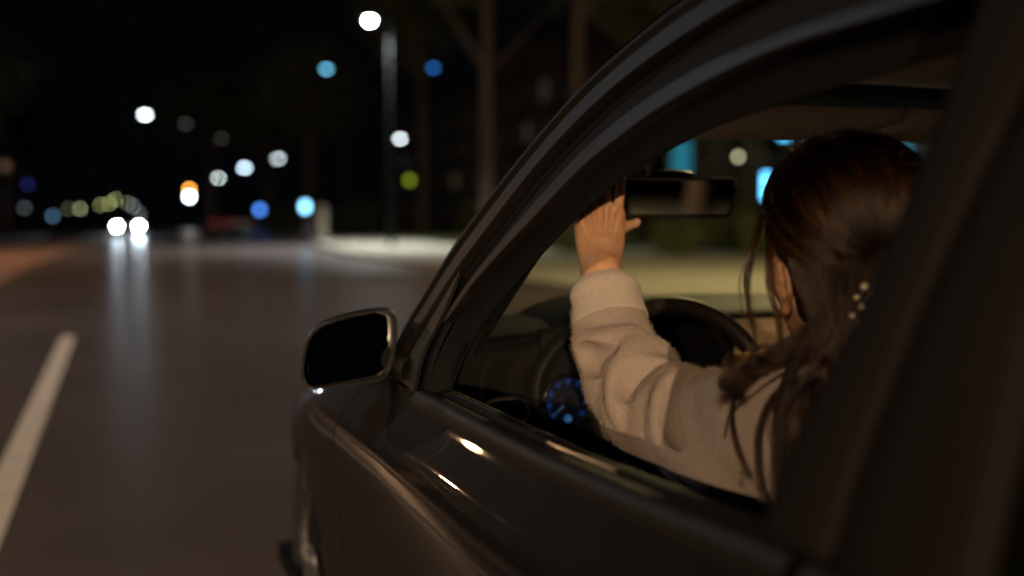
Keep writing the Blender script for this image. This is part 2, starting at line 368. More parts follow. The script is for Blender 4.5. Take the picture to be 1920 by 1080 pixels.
# ------------------------------------------------------------------ trees, shrubs
def leaf_cloud(n, size, shape, sd):
    r = np.random.default_rng(sd); V = []; F = []
    cl = r.normal(size=(max(8, n // 60), 3)); cl /= np.linalg.norm(cl, axis=1)[:, None]; cl *= (.35 + .65 * r.random((len(cl), 1)) ** .5)
    for i in range(n):
        c = cl[i % len(cl)] + r.normal(size=3) * .16; c = c * shape
        a_ = r.normal(size=3); a_ /= np.linalg.norm(a_); b_ = np.cross(a_, r.normal(size=3)); b_ /= np.linalg.norm(b_)
        s = size * (.6 + .8 * r.random()); k = len(V)
        V += [c - a_ * s, c + b_ * s * .45, c + a_ * s, c - b_ * s * .45]; F.append((k, k + 1, k + 2, k + 3))
    return np.array(V), F
def tree(x, y, h, tr, crown_z, cr, label, sd, n=3500, m='leaf'):
    r = np.random.default_rng(sd); bz = 0.1
    t = thing('street_tree', label, 'tree', (x, y, bz), 'bare lower trunks of street trees')
    k = 9; zs = np.linspace(0, h, k); path = np.c_[x + np.cumsum(r.normal(size=k) * .05), y + np.cumsum(r.normal(size=k) * .05), bz + zs]
    tm = MB().tube(path, tr * np.array([1.35, 1.0, .93, .88, .8, .7, .58, .42, .2]), 12)
    for i in range(7):
        j = r.integers(4, k - 1); p0 = path[j]; a_ = r.random() * 6.28; L = (h - zs[j]) * .5 + 1.5
        d = np.array((math.cos(a_), math.sin(a_), .9))
        tm.tube(resamp([p0, p0 + d * L * .4, p0 + d * L * .8 + np.array((0, 0, .4))], 8), np.linspace(tr * .38, .03, 8), 7)
    tm.build('trunk', M['bark'], t)
    V, F = leaf_cloud(n, .28, np.array((cr, cr, cr * .8)), sd)
    add('crown', V + np.array((x, y, crown_z)), F, M[m], t, smooth=False)
    return t
tree(15.58, 42.3, 15, .36, 14.5, 4.2, 'thick brown tree trunk standing just left of the car pillar', 3)
tree(17.67, 59.8, 15, .38, 14.5, 4.2, 'brown tree trunk right of the nearest lamp post', 4)
tree(17.2, 36.3, 14, .34, 13.5, 4, 'dim tree trunk close behind the top of the car pillar', 5)
tree(8.2, 98, 13, .4, 11, 4, 'faint tree trunk between the dim lamp and the grey lamp', 6)
tree(14.0, 100, 13, .4, 11, 4.4, 'dark tree left of the turquoise lamp, far down the street', 8)
tree(13.0, 73, 12, .34, 10, 3.6, 'dark tree just left of the nearest lamp post', 9)
tree(25.5, 33.5, 12, .3, 11, 3.5, 'tree trunk standing before the blue lit building', 10)
tree(22.0, 37.0, 12, .26, 11, 3.5, 'slim tree trunk left of the beige lamp before the building', 12)
tree(-9.0, 62, 11, .4, 8, 4.2, 'dark tree at the far left edge of the street', 14)
tree(-11, 95, 12, .4, 8, 5, 'dark leafy tree far along the left verge', 15)
tree(8.35, -26, 11, .34, 9, 3.6, 'tree trunk added behind the viewer to show orange in the rear view mirror', 21)  # unseen tree, added to give the mirror glass an orange reflection
tree(-12.5, 36, 11, .4, 8, 4, 'dark tree on the left verge outside the picture edge', 16)
SV, SF = leaf_cloud(1400, .075, np.array((.75, .6, .5)), 31)
shrub_mesh = [None]
def shrub(x, y, s, label, m='leaf_green'):
    t = thing('shrub', label, 'shrub', (x, y, .1), 'shrubs along the lawn')
    V = SV * s + np.array((x, y, .12 + .5 * s)); add('foliage', V, SF, M[m], t, smooth=False)
    mb = MB()
    for i in range(4):
        a_ = i * 1.6; mb.tube([(x, y, .1), (x + .2 * s * math.cos(a_), y + .2 * s * math.sin(a_), .1 + .7 * s)], [.02, .008], 6)
    mb.build('stem', M['bark'], t); return t
shr = [(14.2, 23.6, 1.0, 'rounded dark shrub seen right under the rear view mirror'), (12.2, 26.5, .9, 'low shrub seen between hand and mirror'),
       (16.6, 22.8, 1.1, 'dark shrub seen just left of the driver face'), (19.5, 29, 1.5, 'larger shrub in front of the teal lit window'),
       (18.5, 23.5, 1.2, 'shrub behind the driver head on the lawn'), (15.8, 30.5, 1.0, 'shrub on the lawn behind the mirror'),
       (18.6, 52, 1.8, 'pale green shrub between the two brown trunks'), (15.2, 66, 2.0, 'tall shrub just right of the nearest lamp post'),
       (13.2, 62, 1.5, 'shrub left of the nearest lamp post foot'), (11.8, 76, 1.8, 'shrub behind the cyan sign'),
       (19.8, 50, 2.4, 'big green shrub against the left trunk by the car pillar'), (-8.5, 50, 1.8, 'dark shrub at left picture edge')]
for a_ in shr: shrub(*a_)

# ------------------------------------------------------------------ buildings
def building(x0, x1, y0, y1, h, label, m, rows, cols, lit, side='x', sd=0):
    r = np.random.default_rng(sd)
    t = thing('apartment_building', label, 'building', ((x0 + x1) / 2, (y0 + y1) / 2, 0))
    w = MB().box((x0, y0, -.01), (x1, y1, h)).build('wall', m, t, smooth=False)
    MB().box((x0 - .25, y0 - .25, h + .002), (x1 + .25, y1 + .25, h + .4), .05).build('roof', M['roof'], t, smooth=False)
    MB().box((x0 - .06, y0 - .06, -.012), (x1 + .06, y1 + .06, .7)).build('plinth', M['kerb'], t, smooth=False)
    dark = mat('pane_dark', (.01, .012, .015), .05)
    for i in range(rows):
        for j in range(cols):
            yc = y0 + (j + .5) * (y1 - y0) / cols; zc = 1.9 + i * 3.0
            if zc + 1 > h: continue
            f = MB()
            for lo, hi in (((x0 - .05, yc - .72, zc - .82), (x0 + .02, yc + .72, zc - .72)), ((x0 - .05, yc - .72, zc + .72), (x0 + .02, yc + .72, zc + .82)),
                           ((x0 - .05, yc - .72, zc - .718), (x0 + .02, yc - .64, zc + .718)), ((x0 - .05, yc + .64, zc - .718), (x0 + .02, yc + .72, zc + .718)),
                           ((x0 - .045, yc - .03, zc - .718), (x0 + .018, yc + .03, zc + .718))): f.box(lo, hi)
            fo = f.build('window', M['frame'], t, smooth=False)
            mm = lit.get((i, j), dark)
            MB().box((x0 - .012, yc - .638, zc - .716), (x0 - .004, yc + .638, zc + .716)).build('pane', mm, fo, smooth=False)
    return t
L1 = emit('window_warm', (.9, .6, .3), .05); L2 = emit('window_pale', (.5, .6, .6), .035); L3 = emit('window_teal', (.02, .35, .55), .12)
building(30, 42, 24, 52, 13, 'dark apartment block with blue lit openings right of the street', M['wall_grey'], 4, 9, {(1, 3): L2, (2, 6): L1}, sd=1)
building(31, 44, 56, 84, 15, 'dim brick apartment block behind the brown tree trunks', M['wall_brick'], 4, 8, {(3, 4): L2, (2, 2): L1, (2, 5): L2, (1, 1): L1}, sd=2)
building(33, 46, 90, 130, 14, 'dark plastered block far along the right side', M['wall'], 4, 10, {(1, 2): L1, (2, 7): L2}, sd=3)
# lit things in front of the building, seen through the windscreen
def light_box(x, y, z0, z1, w, m, label):
    t = thing('light_box', label, 'light box', (x, y, .12))
    MB().box((x - .06, y + .05, .12), (x + .06, y + .14, z1)).build('post', M['dark_metal'], t, smooth=False)
    MB().box((x - w - .06, y - .03, z0 - .06), (x + w + .06, y + .048, z1 + .06), .02).build('case', M['dark_metal'], t)
    MB().box((x - w, y - .05, z0), (x + w, y - .032, z1), .004).build('face', m, t); return t
light_box(20.0, 33.2, 2.75, 4.1, .42, emit('teal_face', (.004, .115, .19), 1.6), 'dim teal light box behind the rear view mirror')
light_box(19.96, 27.75, 1.75, 2.6, .13, emit('blue_face', (.10, .48, 1.0), 9), 'bright blue upright light box left of the driver head')
light_box(24.9, 33.5, 4.3, 5.0, .2, emit('cyan_face', (.07, .42, .8), 8), 'cyan light box just under the sun visor')
light_box(26.1, 33.1, 4.4, 5.1, .2, emit('white_face', (.35, .6, .65), 3), 'pale light box under the sun visor above the driver head')
light_box(29.4, 31.7, 3.3, 4.55, .3, emit('dusk_blue_face', (.02, .13, .2), 2.2), 'dull blue light box right of the driver head')
post_light('wall_lamp', 29.36, 43.2, 4.2, emit('beige_lens', (.55, .48, .34), 8), 'round beige lamp between the mirror and the driver head', 'lamp', .13)

# ------------------------------------------------------------------ far cars
def simple_car(name, x, y, rz, paint, label, group, heads=None, tails=None):
    """x,y = centre of the end that faces the viewer; length runs along +y before rotation"""
    t = thing(name, label, 'car', (0, 0, 0), group)
    st = [(0, .86, .45, .62, .62), (.12, .87, .3, .72, .72), (.9, .88, .25, .86, .88), (1.35, .88, .25, .9, 1.0), (2.0, .88, .25, .92, 1.42), (3.1, .88, .25, .92, 1.45), (3.9, .88, .25, .92, 1.08), (4.2, .86, .3, .85, .88), (4.35, .82, .45, .7, .7)]
    G = []
    for (yy, w, zb, zs, zt) in st:
        tw = w * (.72 if zt - zs > .2 else .86)
        G.append([(-w * .95, yy, zb), (-w, yy, (zb + zs) / 2), (-w * .97, yy, zs), (-tw, yy, zt - .03), (-tw * .5, yy, zt), (tw * .5, yy, zt), (tw, yy, zt - .03), (w * .97, yy, zs), (w, yy, (zb + zs) / 2), (w * .95, yy, zb)])
    mb = MB().grid(np.array(G)); n = 10
    mb.F.append(tuple(range(n - 1, -1, -1))); k = len(mb.V); mb.F.append(tuple(range(k - n, k)))
    mb.build('body', paint, t, angle=35)
    MB().grid(np.array([[(-.62, 1.42, 1.03), (.62, 1.42, 1.03)], [(-.58, 1.95, 1.405), (.58, 1.95, 1.405)]]) + np.array((0, -.03, .012))).build('windscreen', M['dark_glass'], t)
    for sx in (-1, 1):
        for wy in (.85, 3.45):
            w = MB().tube([(sx * .70, wy, .31), (sx * .89, wy, .31)], .31, 20).build('wheel', M['tyre'], t, angle=40)
            MB().tube([(sx * .88, wy, .31), (sx * .897, wy, .31)], .19, 14).build('rim', M['rim'], w, angle=40)
        if heads: MB().ball((sx * .60, -.005, .60), (.085, .04, .075), 8, 12).build('headlight', heads, t)
        else: MB().ball((sx * .66, .0, .62), (.13, .05, .07), 8, 12).build('tail_light', tails, t)
    MB().box((-.55, -.035, .40), (.55, .06, .52), .015).build('grille' if heads else 'bumper_insert', M['rubber'], t)
    MB().box((-.26, -.05, .42), (.26, -.037, .52), .003).build('number_plate', M['frame'], t)
    t.location = (x, y, 0); t.rotation_euler = (0, 0, rz); return t
hl = simple_car('oncoming_car', .48, 63.3, R(-3), M['paint_blue'], 'oncoming car with two dazzling white headlights on the wet looking road', None, emit('headlight_lens', (.68, .87, 1), 1000))
for sx in (-1, 1):
    l = bpy.data.lights.new('headlight_beam', 'SPOT'); l.energy = 120; l.color = (.78, .90, 1); l.spot_size = R(70); l.spot_blend = 1; l.shadow_soft_size = .08
    o = bpy.data.objects.new('headlight_beam', l); COL.objects.link(o); o.parent = hl; o.location = (sx * .6, -.12, .6); o.rotation_euler = (R(86), 0, R(180))
tl = emit('tail_lens', (1, .08, .05), .8); tl2 = emit('tail_lens_dim', (1, .12, .08), .3)
simple_car('parked_car', 8.2, 88.7, R(-6), M['paint_red'], 'dim reddish parked car with faint tail lights down the street', 'cars parked down the street', None, tl)
simple_car('parked_car', 10.0, 90.5, R(-6), M['paint_silver'], 'dim silver parked car beside the blue sign down the street', 'cars parked down the street', None, tl2)
t = thing('stone_bollard', 'pale stone post on the pavement beside the cyan sign', 'bollard', (8.57, 45.1, .12))
MB().tube([(8.57, 45.1, .118), (8.57, 45.1, .2), (8.57, 45.1, 1.5), (8.57, 45.1, 1.62), (8.57, 45.1, 1.68)], [.24, .2, .18, .17, .06], 14).build('shaft', M['bag'], t, angle=40)
MB().tube([(8.57, 45.1, 1.42), (8.57, 45.1, 1.5)], .205, 14).build('collar', M['kerb'], t, angle=40)
t = thing('litter_bin', 'dark litter bin at the kerb under the cyan sign', 'litter bin', (7.95, 44.2, .12))
MB().tube([(7.95, 44.2, .118), (7.95, 44.2, .9), (7.95, 44.2, .95)], [.24, .28, .27], 14).build('drum', M['dark_metal'], t, angle=40)
MB().tube([(7.95, 44.2, .951), (7.95, 44.2, 1.0), (7.95, 44.2, 1.05)], [.3, .3, .12], 14).build('lid', M['dark_metal'], t, angle=40)


# ================================================================== the car in the foreground
XC = 1.28                                   # centre line; the left flank is at x ~ .38
car = thing('car', 'dark brown car in the foreground with its driver window open', 'car', (XC, .7, 0))
def XS(z): return .44 + .4 * (np.asarray(z, float) - .936)     # flank above the belt leans inwards
def mir(P): P = np.array(P, float); P[..., 0] = 2 * XC - P[..., 0]; return P
def both(name, P, m, parent=car, **k):
    MB().grid(P).build(name, m, parent, **k); Q = mir(P)[:, ::-1]; MB().grid(Q).build(name, m, parent, **k)

def ribbon(A, B, prof, n=70):
    """surface between two curves; prof = [(u, inward offset)]"""
    A = resamp(A, n); B = resamp(B, n); out = []
    for u, d in prof:
        P = A * (1 - u) + B * u; P = P.copy(); P[:, 0] += d; out.append(P)
    return np.array(out)
O_ = [(.432, 1.745, .905), (.455, 1.711, .973), (.472, 1.701, 1.016), (.488, 1.671, 1.056), (.517, 1.622, 1.127), (.54, 1.565, 1.187), (.583, 1.436, 1.295), (.62, 1.304, 1.386), (.638, 1.193, 1.43), (.652, 1.082, 1.466), (.664, .93, 1.492), (.672, .7, 1.512), (.676, .3, 1.518), (.672, -.2, 1.50), (.65, -.75, 1.42), (.60, -1.2, 1.26)]
G_ = [(.437, 1.70, .905), (.452, 1.655, .967), (.476, 1.60, 1.027), (.508, 1.545, 1.105), (.535, 1.47, 1.172), (.571, 1.372, 1.262), (.596, 1.272, 1.326), (.615, 1.17, 1.374), (.627, 1.07, 1.404), (.637, .96, 1.428), (.645, .82, 1.446), (.649, .6, 1.456), (.651, .3, 1.46), (.647, -.2, 1.445), (.625, -.7, 1.375), (.585, -1.1, 1.24)]
S1_ = [(.478, 1.505, 1.030), (.489, 1.492, 1.059), (.507, 1.457, 1.103), (.548, 1.338, 1.205), (.571, 1.258, 1.262), (.588, 1.189, 1.305), (.60, 1.114, 1.336), (.609, 1.034, 1.359), (.615, .964, 1.374), (.619, .879, 1.383), (.621, .813, 1.389), (.622, .739, 1.392), (.623, .674, 1.393), (.622, .589, 1.392)]
S2_ = [(.480, 1.490, 1.038), (.49, 1.462, 1.062), (.508, 1.427, 1.105), (.544, 1.289, 1.196), (.571, 1.191, 1.263), (.583, 1.116, 1.293), (.594, 1.049, 1.32), (.604, .945, 1.345), (.609, .865, 1.359), (.611, .80, 1.365), (.613, .70, 1.368), (.614, .634, 1.371), (.614, .567, 1.372)]
I_ = [(.474, 1.478, .905), (.507, 1.524, .954), (.534, 1.496, 1.021), (.577, 1.377, 1.128), (.607, 1.274, 1.204), (.628, 1.172, 1.256), (.642, 1.05, 1.292), (.65, .942, 1.312), (.655, .805, 1.323), (.659, .71, 1.333), (.663, .60, 1.338)]
# wide moulding between windscreen edge and gutter: dark edge bead, then a satin flank
both('roof_rail', ribbon(O_, G_, [(-.12, .035), (-.03, .008), (.05, -.004), (.22, -.006), (.36, .001), (.42, .002), (.44, -.002), (.92, -.003), (1.0, .004), (1.03, .016)], 110), M['satin'], angle=40)
# gutter side below it, glossy, down to the door frame
front_door = add('front_door', [], [], M['paint'], car)
GA = [p for p in G_ if p[1] > .5] + [(.650, .5, 1.459)]
SA = [(.437, 1.515, .905), (.452, 1.53, .966), (.48, 1.506, 1.037), (.492, 1.49, 1.062), (.51, 1.455, 1.105)] + S1_[3:] + [(.623, .5, 1.394)]
MB().grid(ribbon(GA, SA, [(.0, .012), (.03, .022), (.3, .018), (.62, .010), (.88, .006), (.97, .008), (1.0, .014)], 90)).build('door_gutter', M['rubber'], front_door)
fr = MB().grid(ribbon(S1_, S2_, [(-.08, .02), (-.02, .004), (.08, -.004), (.2, -.005), (.85, -.003), (.97, .002), (1.02, .014)], 90)).build('window_frame', M['satin'], front_door, angle=45)
MB().grid(ribbon([(.434, 1.50, .922), (.452, 1.515, .966)] + S2_, I_[0:], [(.0, .012), (.06, .03), (.2, .026), (.35, .03), (.5, .022), (.8, .006), (.93, -.004), (.985, -.003), (1.0, .0)], 90)).build('window_seal', M['rubber'], front_door)
# sail panel that carries the wing mirror
sail = np.array([[(.445, 1.645, .925), (.437, 1.515, .917)], [(.462, 1.60, .985), (.455, 1.535, .98)], [(.488, 1.565, 1.045), (.480, 1.512, 1.035)], [(.515, 1.525, 1.112), (.508, 1.505, 1.10)]])
sail[..., 0] -= .006
MB().grid(sail).build('sail_panel', M['satin'], front_door, angle=40)
MB().tube(resamp([(.430, 1.515, .915), (.450, 1.533, .98), (.475, 1.51, 1.035), (.503, 1.503, 1.105)], 20), .0035, 6).build('sail_seal', M['rubber'], front_door)

# flank panels
def zb(y): return np.interp(y, [-1.4, -.6, .6, .8, 1.04, 1.5, 1.85, 2.3, 2.8, 3.2], [.985, .975, .957, .942, .930, .920, .905, .855, .795, .70])
PR = [(0, .0, .0), (.012, -.0045, 0), (.026, -.0125, 0), (.040, -.0235, 0), (.053, -.0350, 0), (.066, -.0465, 0), (.079, -.0565, 0), (.092, -.0640, 0), (.105, -.0690, 0), (.120, -.0715, 0), (.14, -.0715, 0), (.20, -.0675, 0), (.30, -.058, 0), (.42, -.044, 0), (.52, -.030, 0), (.60, -.016, 0), (.68, .005, 0)]
def flank(y0, y1, ny, arch=None, name='panel', parent=car, m=None, gapless=False):
    ys = np.linspace(y0, y1, ny); rows = []
    if arch: ys = np.unique(np.r_[ys, arch[0] - arch[2], arch[0] + arch[2], np.linspace(arch[0] - arch[2], arch[0] + arch[2], 25)]); ys = ys[(ys >= y0) & (ys <= y1)]
    for y in ys:
        zt = zb(y); taper = .11 * max(0, y - 1.95) ** 2 + .06 * max(0, -y - .2) ** 2
        zl = .20
        if arch and abs(y - arch[0]) < arch[2]: zl = max(zl, arch[1] + math.sqrt(max(0, arch[2] ** 2 - (y - arch[0]) ** 2)))
        d = np.array([p[0] for p in PR]); x = np.array([p[1] for p in PR])
        full = zt - .20; dd = d / .68 * full
        # keep the crisp shoulder near the belt, squeeze only below it
        dd = np.where(d <= .14, d, .14 + (d - .14) / (.68 - .14) * (full - .14)) if full > .3 else dd
        zz = np.maximum(zt - dd, zl)
        fl = .022 * math.exp(-((zl - .3) / .5) ** 2) * (zl > .21) * np.exp(-((zz - zl) / .05) ** 2)
        rows.append(np.c_[.437 + x + taper - fl, np.full(len(zz), y), zz])
    P = np.array(rows)
    # turn the edges inwards so panel gaps read as gaps
    e0 = P[0].copy(); e0[:, 0] += .018; e1 = P[-1].copy(); e1[:, 0] += .018
    return np.array([e0] + list(P) + [e1])
P = flank(.563, 1.846, 60); MB().grid(P).build('door_skin', M['paint'], front_door, angle=50)
front_door_r = add('front_door', [], [], M['paint'], car); MB().grid(mir(P)[:, ::-1]).build('door_skin', M['paint'], front_door_r, angle=50)
both('front_wing', flank(1.853, 3.05, 40, (2.56, .31, .335)), M['paint'], angle=50)
rear_door = add('rear_door', [], [], M['paint'], car)
P = flank(-.36, .556, 30); MB().grid(P).build('door_skin', M['paint'], rear_door, angle=50)
both('rear_wing', flank(-1.30, -.367, 30, (-.62, .31, .335)), M['paint'], angle=50)
# wheels
for sx in (0, 1):
    for wy in (2.56, -.15 - .47):
        x0 = .425; f = (lambda P: mir(P) if sx else np.array(P))
        w = MB(); ang = np.linspace(0, 2 * math.pi, 41)[:-1]
        prof = [(.20, .045), (.215, .005), (.27, -.006), (.305, .004), (.315, .03), (.315, .16), (.30, .19)]
        G = [[(x0 + dx + .02, wy + r_ * math.cos(a_), .315 + r_ * math.sin(a_)) for r_, dx in prof] for a_ in ang]
        wo = add('wheel', f(np.array(G).reshape(-1, 3)), MB().grid(np.array(G), cu=True).F, M['tyre'], car)
        rm = MB().tube([(x0 + .05, wy, .315), (x0 + .06, wy, .315)], .205, 24)
        for k in range(5):
            a_ = k * 2 * math.pi / 5; rm.tube([(x0 + .03, wy + .03 * math.cos(a_), .315 + .03 * math.sin(a_)), (x0 + .045, wy + .2 * math.cos(a_), .315 + .2 * math.sin(a_))], [.03, .022], 8)
        add('rim', f(np.array(rm.V)), rm.F, M['rim'], wo, angle=40)
# bonnet, roof, windscreen, rear
hood = []
for y in np.linspace(1.80, 3.15, 16):
    zt = zb(y) - .004; x0 = .447 + .11 * max(0, y - 1.95) ** 2; xs = np.linspace(x0, 2 * XC - x0, 15); u = (xs - XC) / (XC - x0)
    hood.append(np.c_[xs, y + .14 * (1 - u ** 2) * min(1, (3.3 - y)), zt + .075 * (1 - np.abs(u) ** 2.6)])
MB().grid(hood).build('bonnet', M['paint'], car, angle=50)
MB().grid([[(x, 3.17 + .12 * (1 - ((x - XC) / .65) ** 2), z) for x in np.linspace(.68, 2 * XC - .68, 11)] for z in (.72, .6, .45, .22)]).build('front_bumper', M['paint'], car)
rl = resamp(O_, 110); sel = rl[(rl[:, 2] > 1.38) | (rl[:, 1] < 0)]
roof = []
for p in sel[::2]:
    xs = np.linspace(p[0] - .004, 2 * XC - p[0] + .004, 15); u = (xs - XC) / (XC - p[0]); fwd = .16 * np.clip((p[1] - .4) / .9, 0, 1)
    roof.append(np.c_[xs, p[1] + fwd * (1 - u ** 2), p[2] + .045 * (1 - np.abs(u) ** 2.2) + .002])
roof = np.array(roof); MB().grid(roof[:, ::-1]).build('roof', M['paint'], car)
ws = []
for p in resamp([q for q in O_ if q[2] <= 1.40 and q[1] > 1], 14):
    xs = np.linspace(p[0] + .012, 2 * XC - p[0] - .012, 17); u = (xs - XC) / (XC - p[0]); k = np.interp(p[2], [.9, 1.4], [.36, .16])
    ws.append(np.c_[xs, p[1] + k * (1 - u ** 2) - .006, p[2] + .02 * (1 - u ** 2) * np.interp(p[2], [1.2, 1.4], [0, 1])])
ws = np.array(ws); MB().grid(ws).build('windscreen', M['screen_glass'], car)
rw = [[(x, y, z) for x in np.linspace(x0, 2 * XC - x0, 9)] for x0, y, z in ((.66, -.78, 1.41), (.62, -1.15, 1.2), (.5, -1.32, .98))]
MB().grid(rw).build('rear_window', M['rear_glass'], car)
MB().grid([[(x, y, z) for x in np.linspace(.50, 2 * XC - .50, 9)] for y, z in ((-1.32, .975), (-1.7, .95), (-1.78, .8), (-1.75, .3))]).build('boot_lid', M['paint'], car)
MB().box((.42, -1.7, .17), (2 * XC - .42, 3.0, .22)).build('underbody', M['rubber'], car, smooth=False)

# centre post and rear door frame (blurred in the foreground)
def post(yf, yr, z0, z1, off, m, name, parent, bulge=.003):
    zs = np.linspace(z0, z1, 14); G = []
    for z in zs:
        a_, b_ = np.interp(z, yf[0], yf[1]), np.interp(z, yr[0], yr[1]); x = float(XS(z)) + off
        G.append([(x + .085, a_ - .012, z), (x + .014, a_, z), (x + .001, a_ - .006, z), (x - bulge * .5, a_ - .02, z), (x - bulge, (a_ + b_) / 2, z), (x - bulge * .6, b_ + .012, z), (x + .004, b_ + .002, z), (x + .03, b_, z), (x + .10, b_ + .01, z)])
    return MB().grid(G).build(name, m, parent, angle=60)
zz = [.93, 1.02, 1.137, 1.238, 1.38]
post((zz, [.638, .634, .610, .598, .596]), (zz, [.552, .556, .548, .534, .500]), .925, 1.40, .004, M['pillar'], 'rear_window_frame', front_door)
post((zz, [.543, .546, .539, .523, .490]), (zz, [.425, .437, .452, .452, .43]), .925, 1.46, .0, M['pillar'], 'window_frame', rear_door)
MB().grid([[(XS(z) + .02, y, z) for y in (.44, .2, -.1, -.35)] for z in (.95, 1.1, 1.25, 1.40)]).build('door_glass', M['clear_glass'], rear_door)
MB().grid(ribbon([(.64, .44, 1.43), (.64, .2, 1.435), (.63, -.2, 1.42), (.60, -.5, 1.34)], [(.615, .44, 1.37), (.615, .2, 1.375), (.605, -.2, 1.36), (.58, -.5, 1.29)], [(0, .01), (.2, -.004), (.8, -.004), (1, .02)], 30)).build('upper_frame', M['pillar'], rear_door)
# belt mouldings of the driver door: outer rubber lip, slot with the lowered glass, inner pad
yb = np.linspace(.565, 1.515, 50)
def along(prof): return np.array([[(.437 + dx + (0 if y < 1.45 else 0), y, float(zb(y)) + dz) for dx, dz in prof] for y in yb])
MB().grid(along([(-.010, -.026), (-.013, -.020), (-.012, -.008), (-.006, .002), (.004, .005), (.016, .003), (.019, -.01), (.019, -.03)])).build('belt_moulding', M['sill'], front_door, angle=60)
MB().grid(along([(.030, -.04), (.030, .001), (.034, .004), (.046, .003), (.051, -.004)])).build('inner_lip', M['rubber'], front_door)
pad = along([(.050, -.01), (.053, -.003), (.057, .000), (.063, -.002), (.068, -.010), (.071, -.030), (.072, -.09), (.075, -.2), (.08, -.35), (.08, -.6)])
wd = 1 / (1 + np.exp((yb - 1.07) / .02)); pad[:, 2, 0] += .012 * wd; pad[:, 3, 0] += .026 * wd; pad[:, 4:, 0] += .030 * wd[:, None]; pad[:, 2, 2] -= .006 * wd; pad[:, 3:5, 2] -= .014 * wd[:, None]; MB().grid(pad).build('door_trim', M['trim'], front_door)
gy = np.linspace(.885, 1.062, 14)
gl = np.array([[(.437 + dx, y, float(zb(y)) + dz) for dx, dz in ((.0245, -.03), (.0240, .0035), (.0255, .0055), (.027, .0055), (.0285, .0035), (.0285, -.03))] for y in gy])
MB().grid(gl).build('door_glass', M['chrome'], front_door, angle=40)
# bulging arm rest panel seen past the sill
MB().ball((.550, .98, .862), (.050, .20, .030), 12, 20).build('arm_rest', M['trim'], front_door)
MB().box((.545, .62, .25), (.575, 1.50, .86), .01).build('door_panel', M['trim'], front_door)
# mirror-side door panel and glass on the passenger side
MB().grid(mir(along([(.0, .0), (.02, .01), (.06, .004), (.11, -.02), (.12, -.3), (.11, -.6)]))[:, ::-1]).build('door_trim', M['dash'], front_door_r)
pg = np.array([[(2 * XC - (XS(z) + .02), np.interp(u, [0, 1], [.6, y1]), z) for u in np.linspace(0, 1, 8)] for z, y1 in ((.95, 1.52), (1.1, 1.40), (1.25, 1.2), (1.38, .9))])
MB().grid(pg).build('door_glass', M['clear_glass'], front_door_r)
MB().grid(mir(ribbon(G_[1:12], S2_, [(0, 0), (.1, .0), (.5, .0), (1, .0)], 60))[:, ::-1]).build('window_frame', M['gloss_black'], front_door_r)
post_r = MB()
for z in np.linspace(.9, 1.42, 8): pass
post_r.grid(mir(np.array([[(XS(z), .62, z), (XS(z), .46, z), (XS(z) + .05, .44, z)] for z in np.linspace(.9, 1.44, 8)]))[:, ::-1]).build('centre_post', M['pillar'], car)
# inner pillar trims, headliner, visor
MB().grid(ribbon([(.470, 1.71, .96), (.535, 1.60, 1.15), (.60, 1.42, 1.31), (.635, 1.28, 1.40)], [(.545, 1.60, .96), (.61, 1.485, 1.13), (.66, 1.35, 1.27), (.69, 1.22, 1.345)], [(0, .02), (.5, .035), (1, .02)], 30)).build('pillar_trim', M['dash'], car)
MB().grid(mir(ribbon([(.470, 1.71, .96), (.535, 1.60, 1.15), (.60, 1.42, 1.31), (.635, 1.28, 1.40)], [(.535, 1.54, .96), (.60, 1.40, 1.13), (.65, 1.25, 1.27), (.68, 1.12, 1.345)], [(0, .02), (.5, .06), (1, .03)], 30))[:, ::-1]).build('pillar_trim', M['dash'], car)
hl_ = []
for y in np.linspace(-.9, 1.36, 16):
    x0 = .685; xs = np.linspace(x0, 2 * XC - x0, 15); u = (xs - XC) / (XC - x0)
    z0 = np.interp(y, [-.9, -.3, .6, 1.1, 1.36], [1.32, 1.40, 1.415, 1.405, 1.375])
    hl_.append(np.c_[xs, y + .12 * (1 - u ** 2) * np.clip((y - .5) / .8, 0, 1), z0 - .035 * np.abs(u) ** 6 + .045 * (1 - u ** 2)])
MB().grid(hl_).build('headliner', M['liner'], car)
vis = MB(); G = []
for x in np.linspace(.80, 1.27, 12):
    c_ = np.array((x, 1.376 + .06 * (1 - ((x - XC) / .5) ** 2), 1.361 + .012 * (x - .8) / .4)); r2 = .012
    prof = [(-.062, .012), (-.066, .0), (-.062, -.012), (.03, -.030), (.062, -.034), (.068, -.028), (.062, -.018), (.0, .006)]
    G.append([c_ + np.array((0, dy, dz)) for dy, dz in prof])
vis.grid(G, cv=True); n = 8; vis.F.append(tuple(range(n))); k = len(vis.V); vis.F.append(tuple(range(k - 1, k - n - 1, -1)))
vis.build('sun_visor', M['liner'], car)
vis2 = MB(); vis2.V = [tuple(v) for v in mir(np.array(vis.V))]; vis2.F = [f[::-1] for f in vis.F]; vis2.build('sun_visor', M['liner'], car)
# header rail under the roof edge
hr = []
for x in np.linspace(.70, 2 * XC - .70, 17):
    u = (x - XC) / .58; k = .15 * (1 - u ** 2)
    hr.append([(x, 1.24 + k, 1.405 + .03 * (1 - u * u)), (x, 1.27 + k, 1.385 + .03 * (1 - u * u)), (x, 1.305 + k, 1.364 + .03 * (1 - u * u)), (x, 1.328 + k, 1.376 + .03 * (1 - u * u)), (x, 1.30 + k, 1.405 + .04 * (1 - u * u))])
MB().grid(hr).build('header_rail', M['rubber'], car)

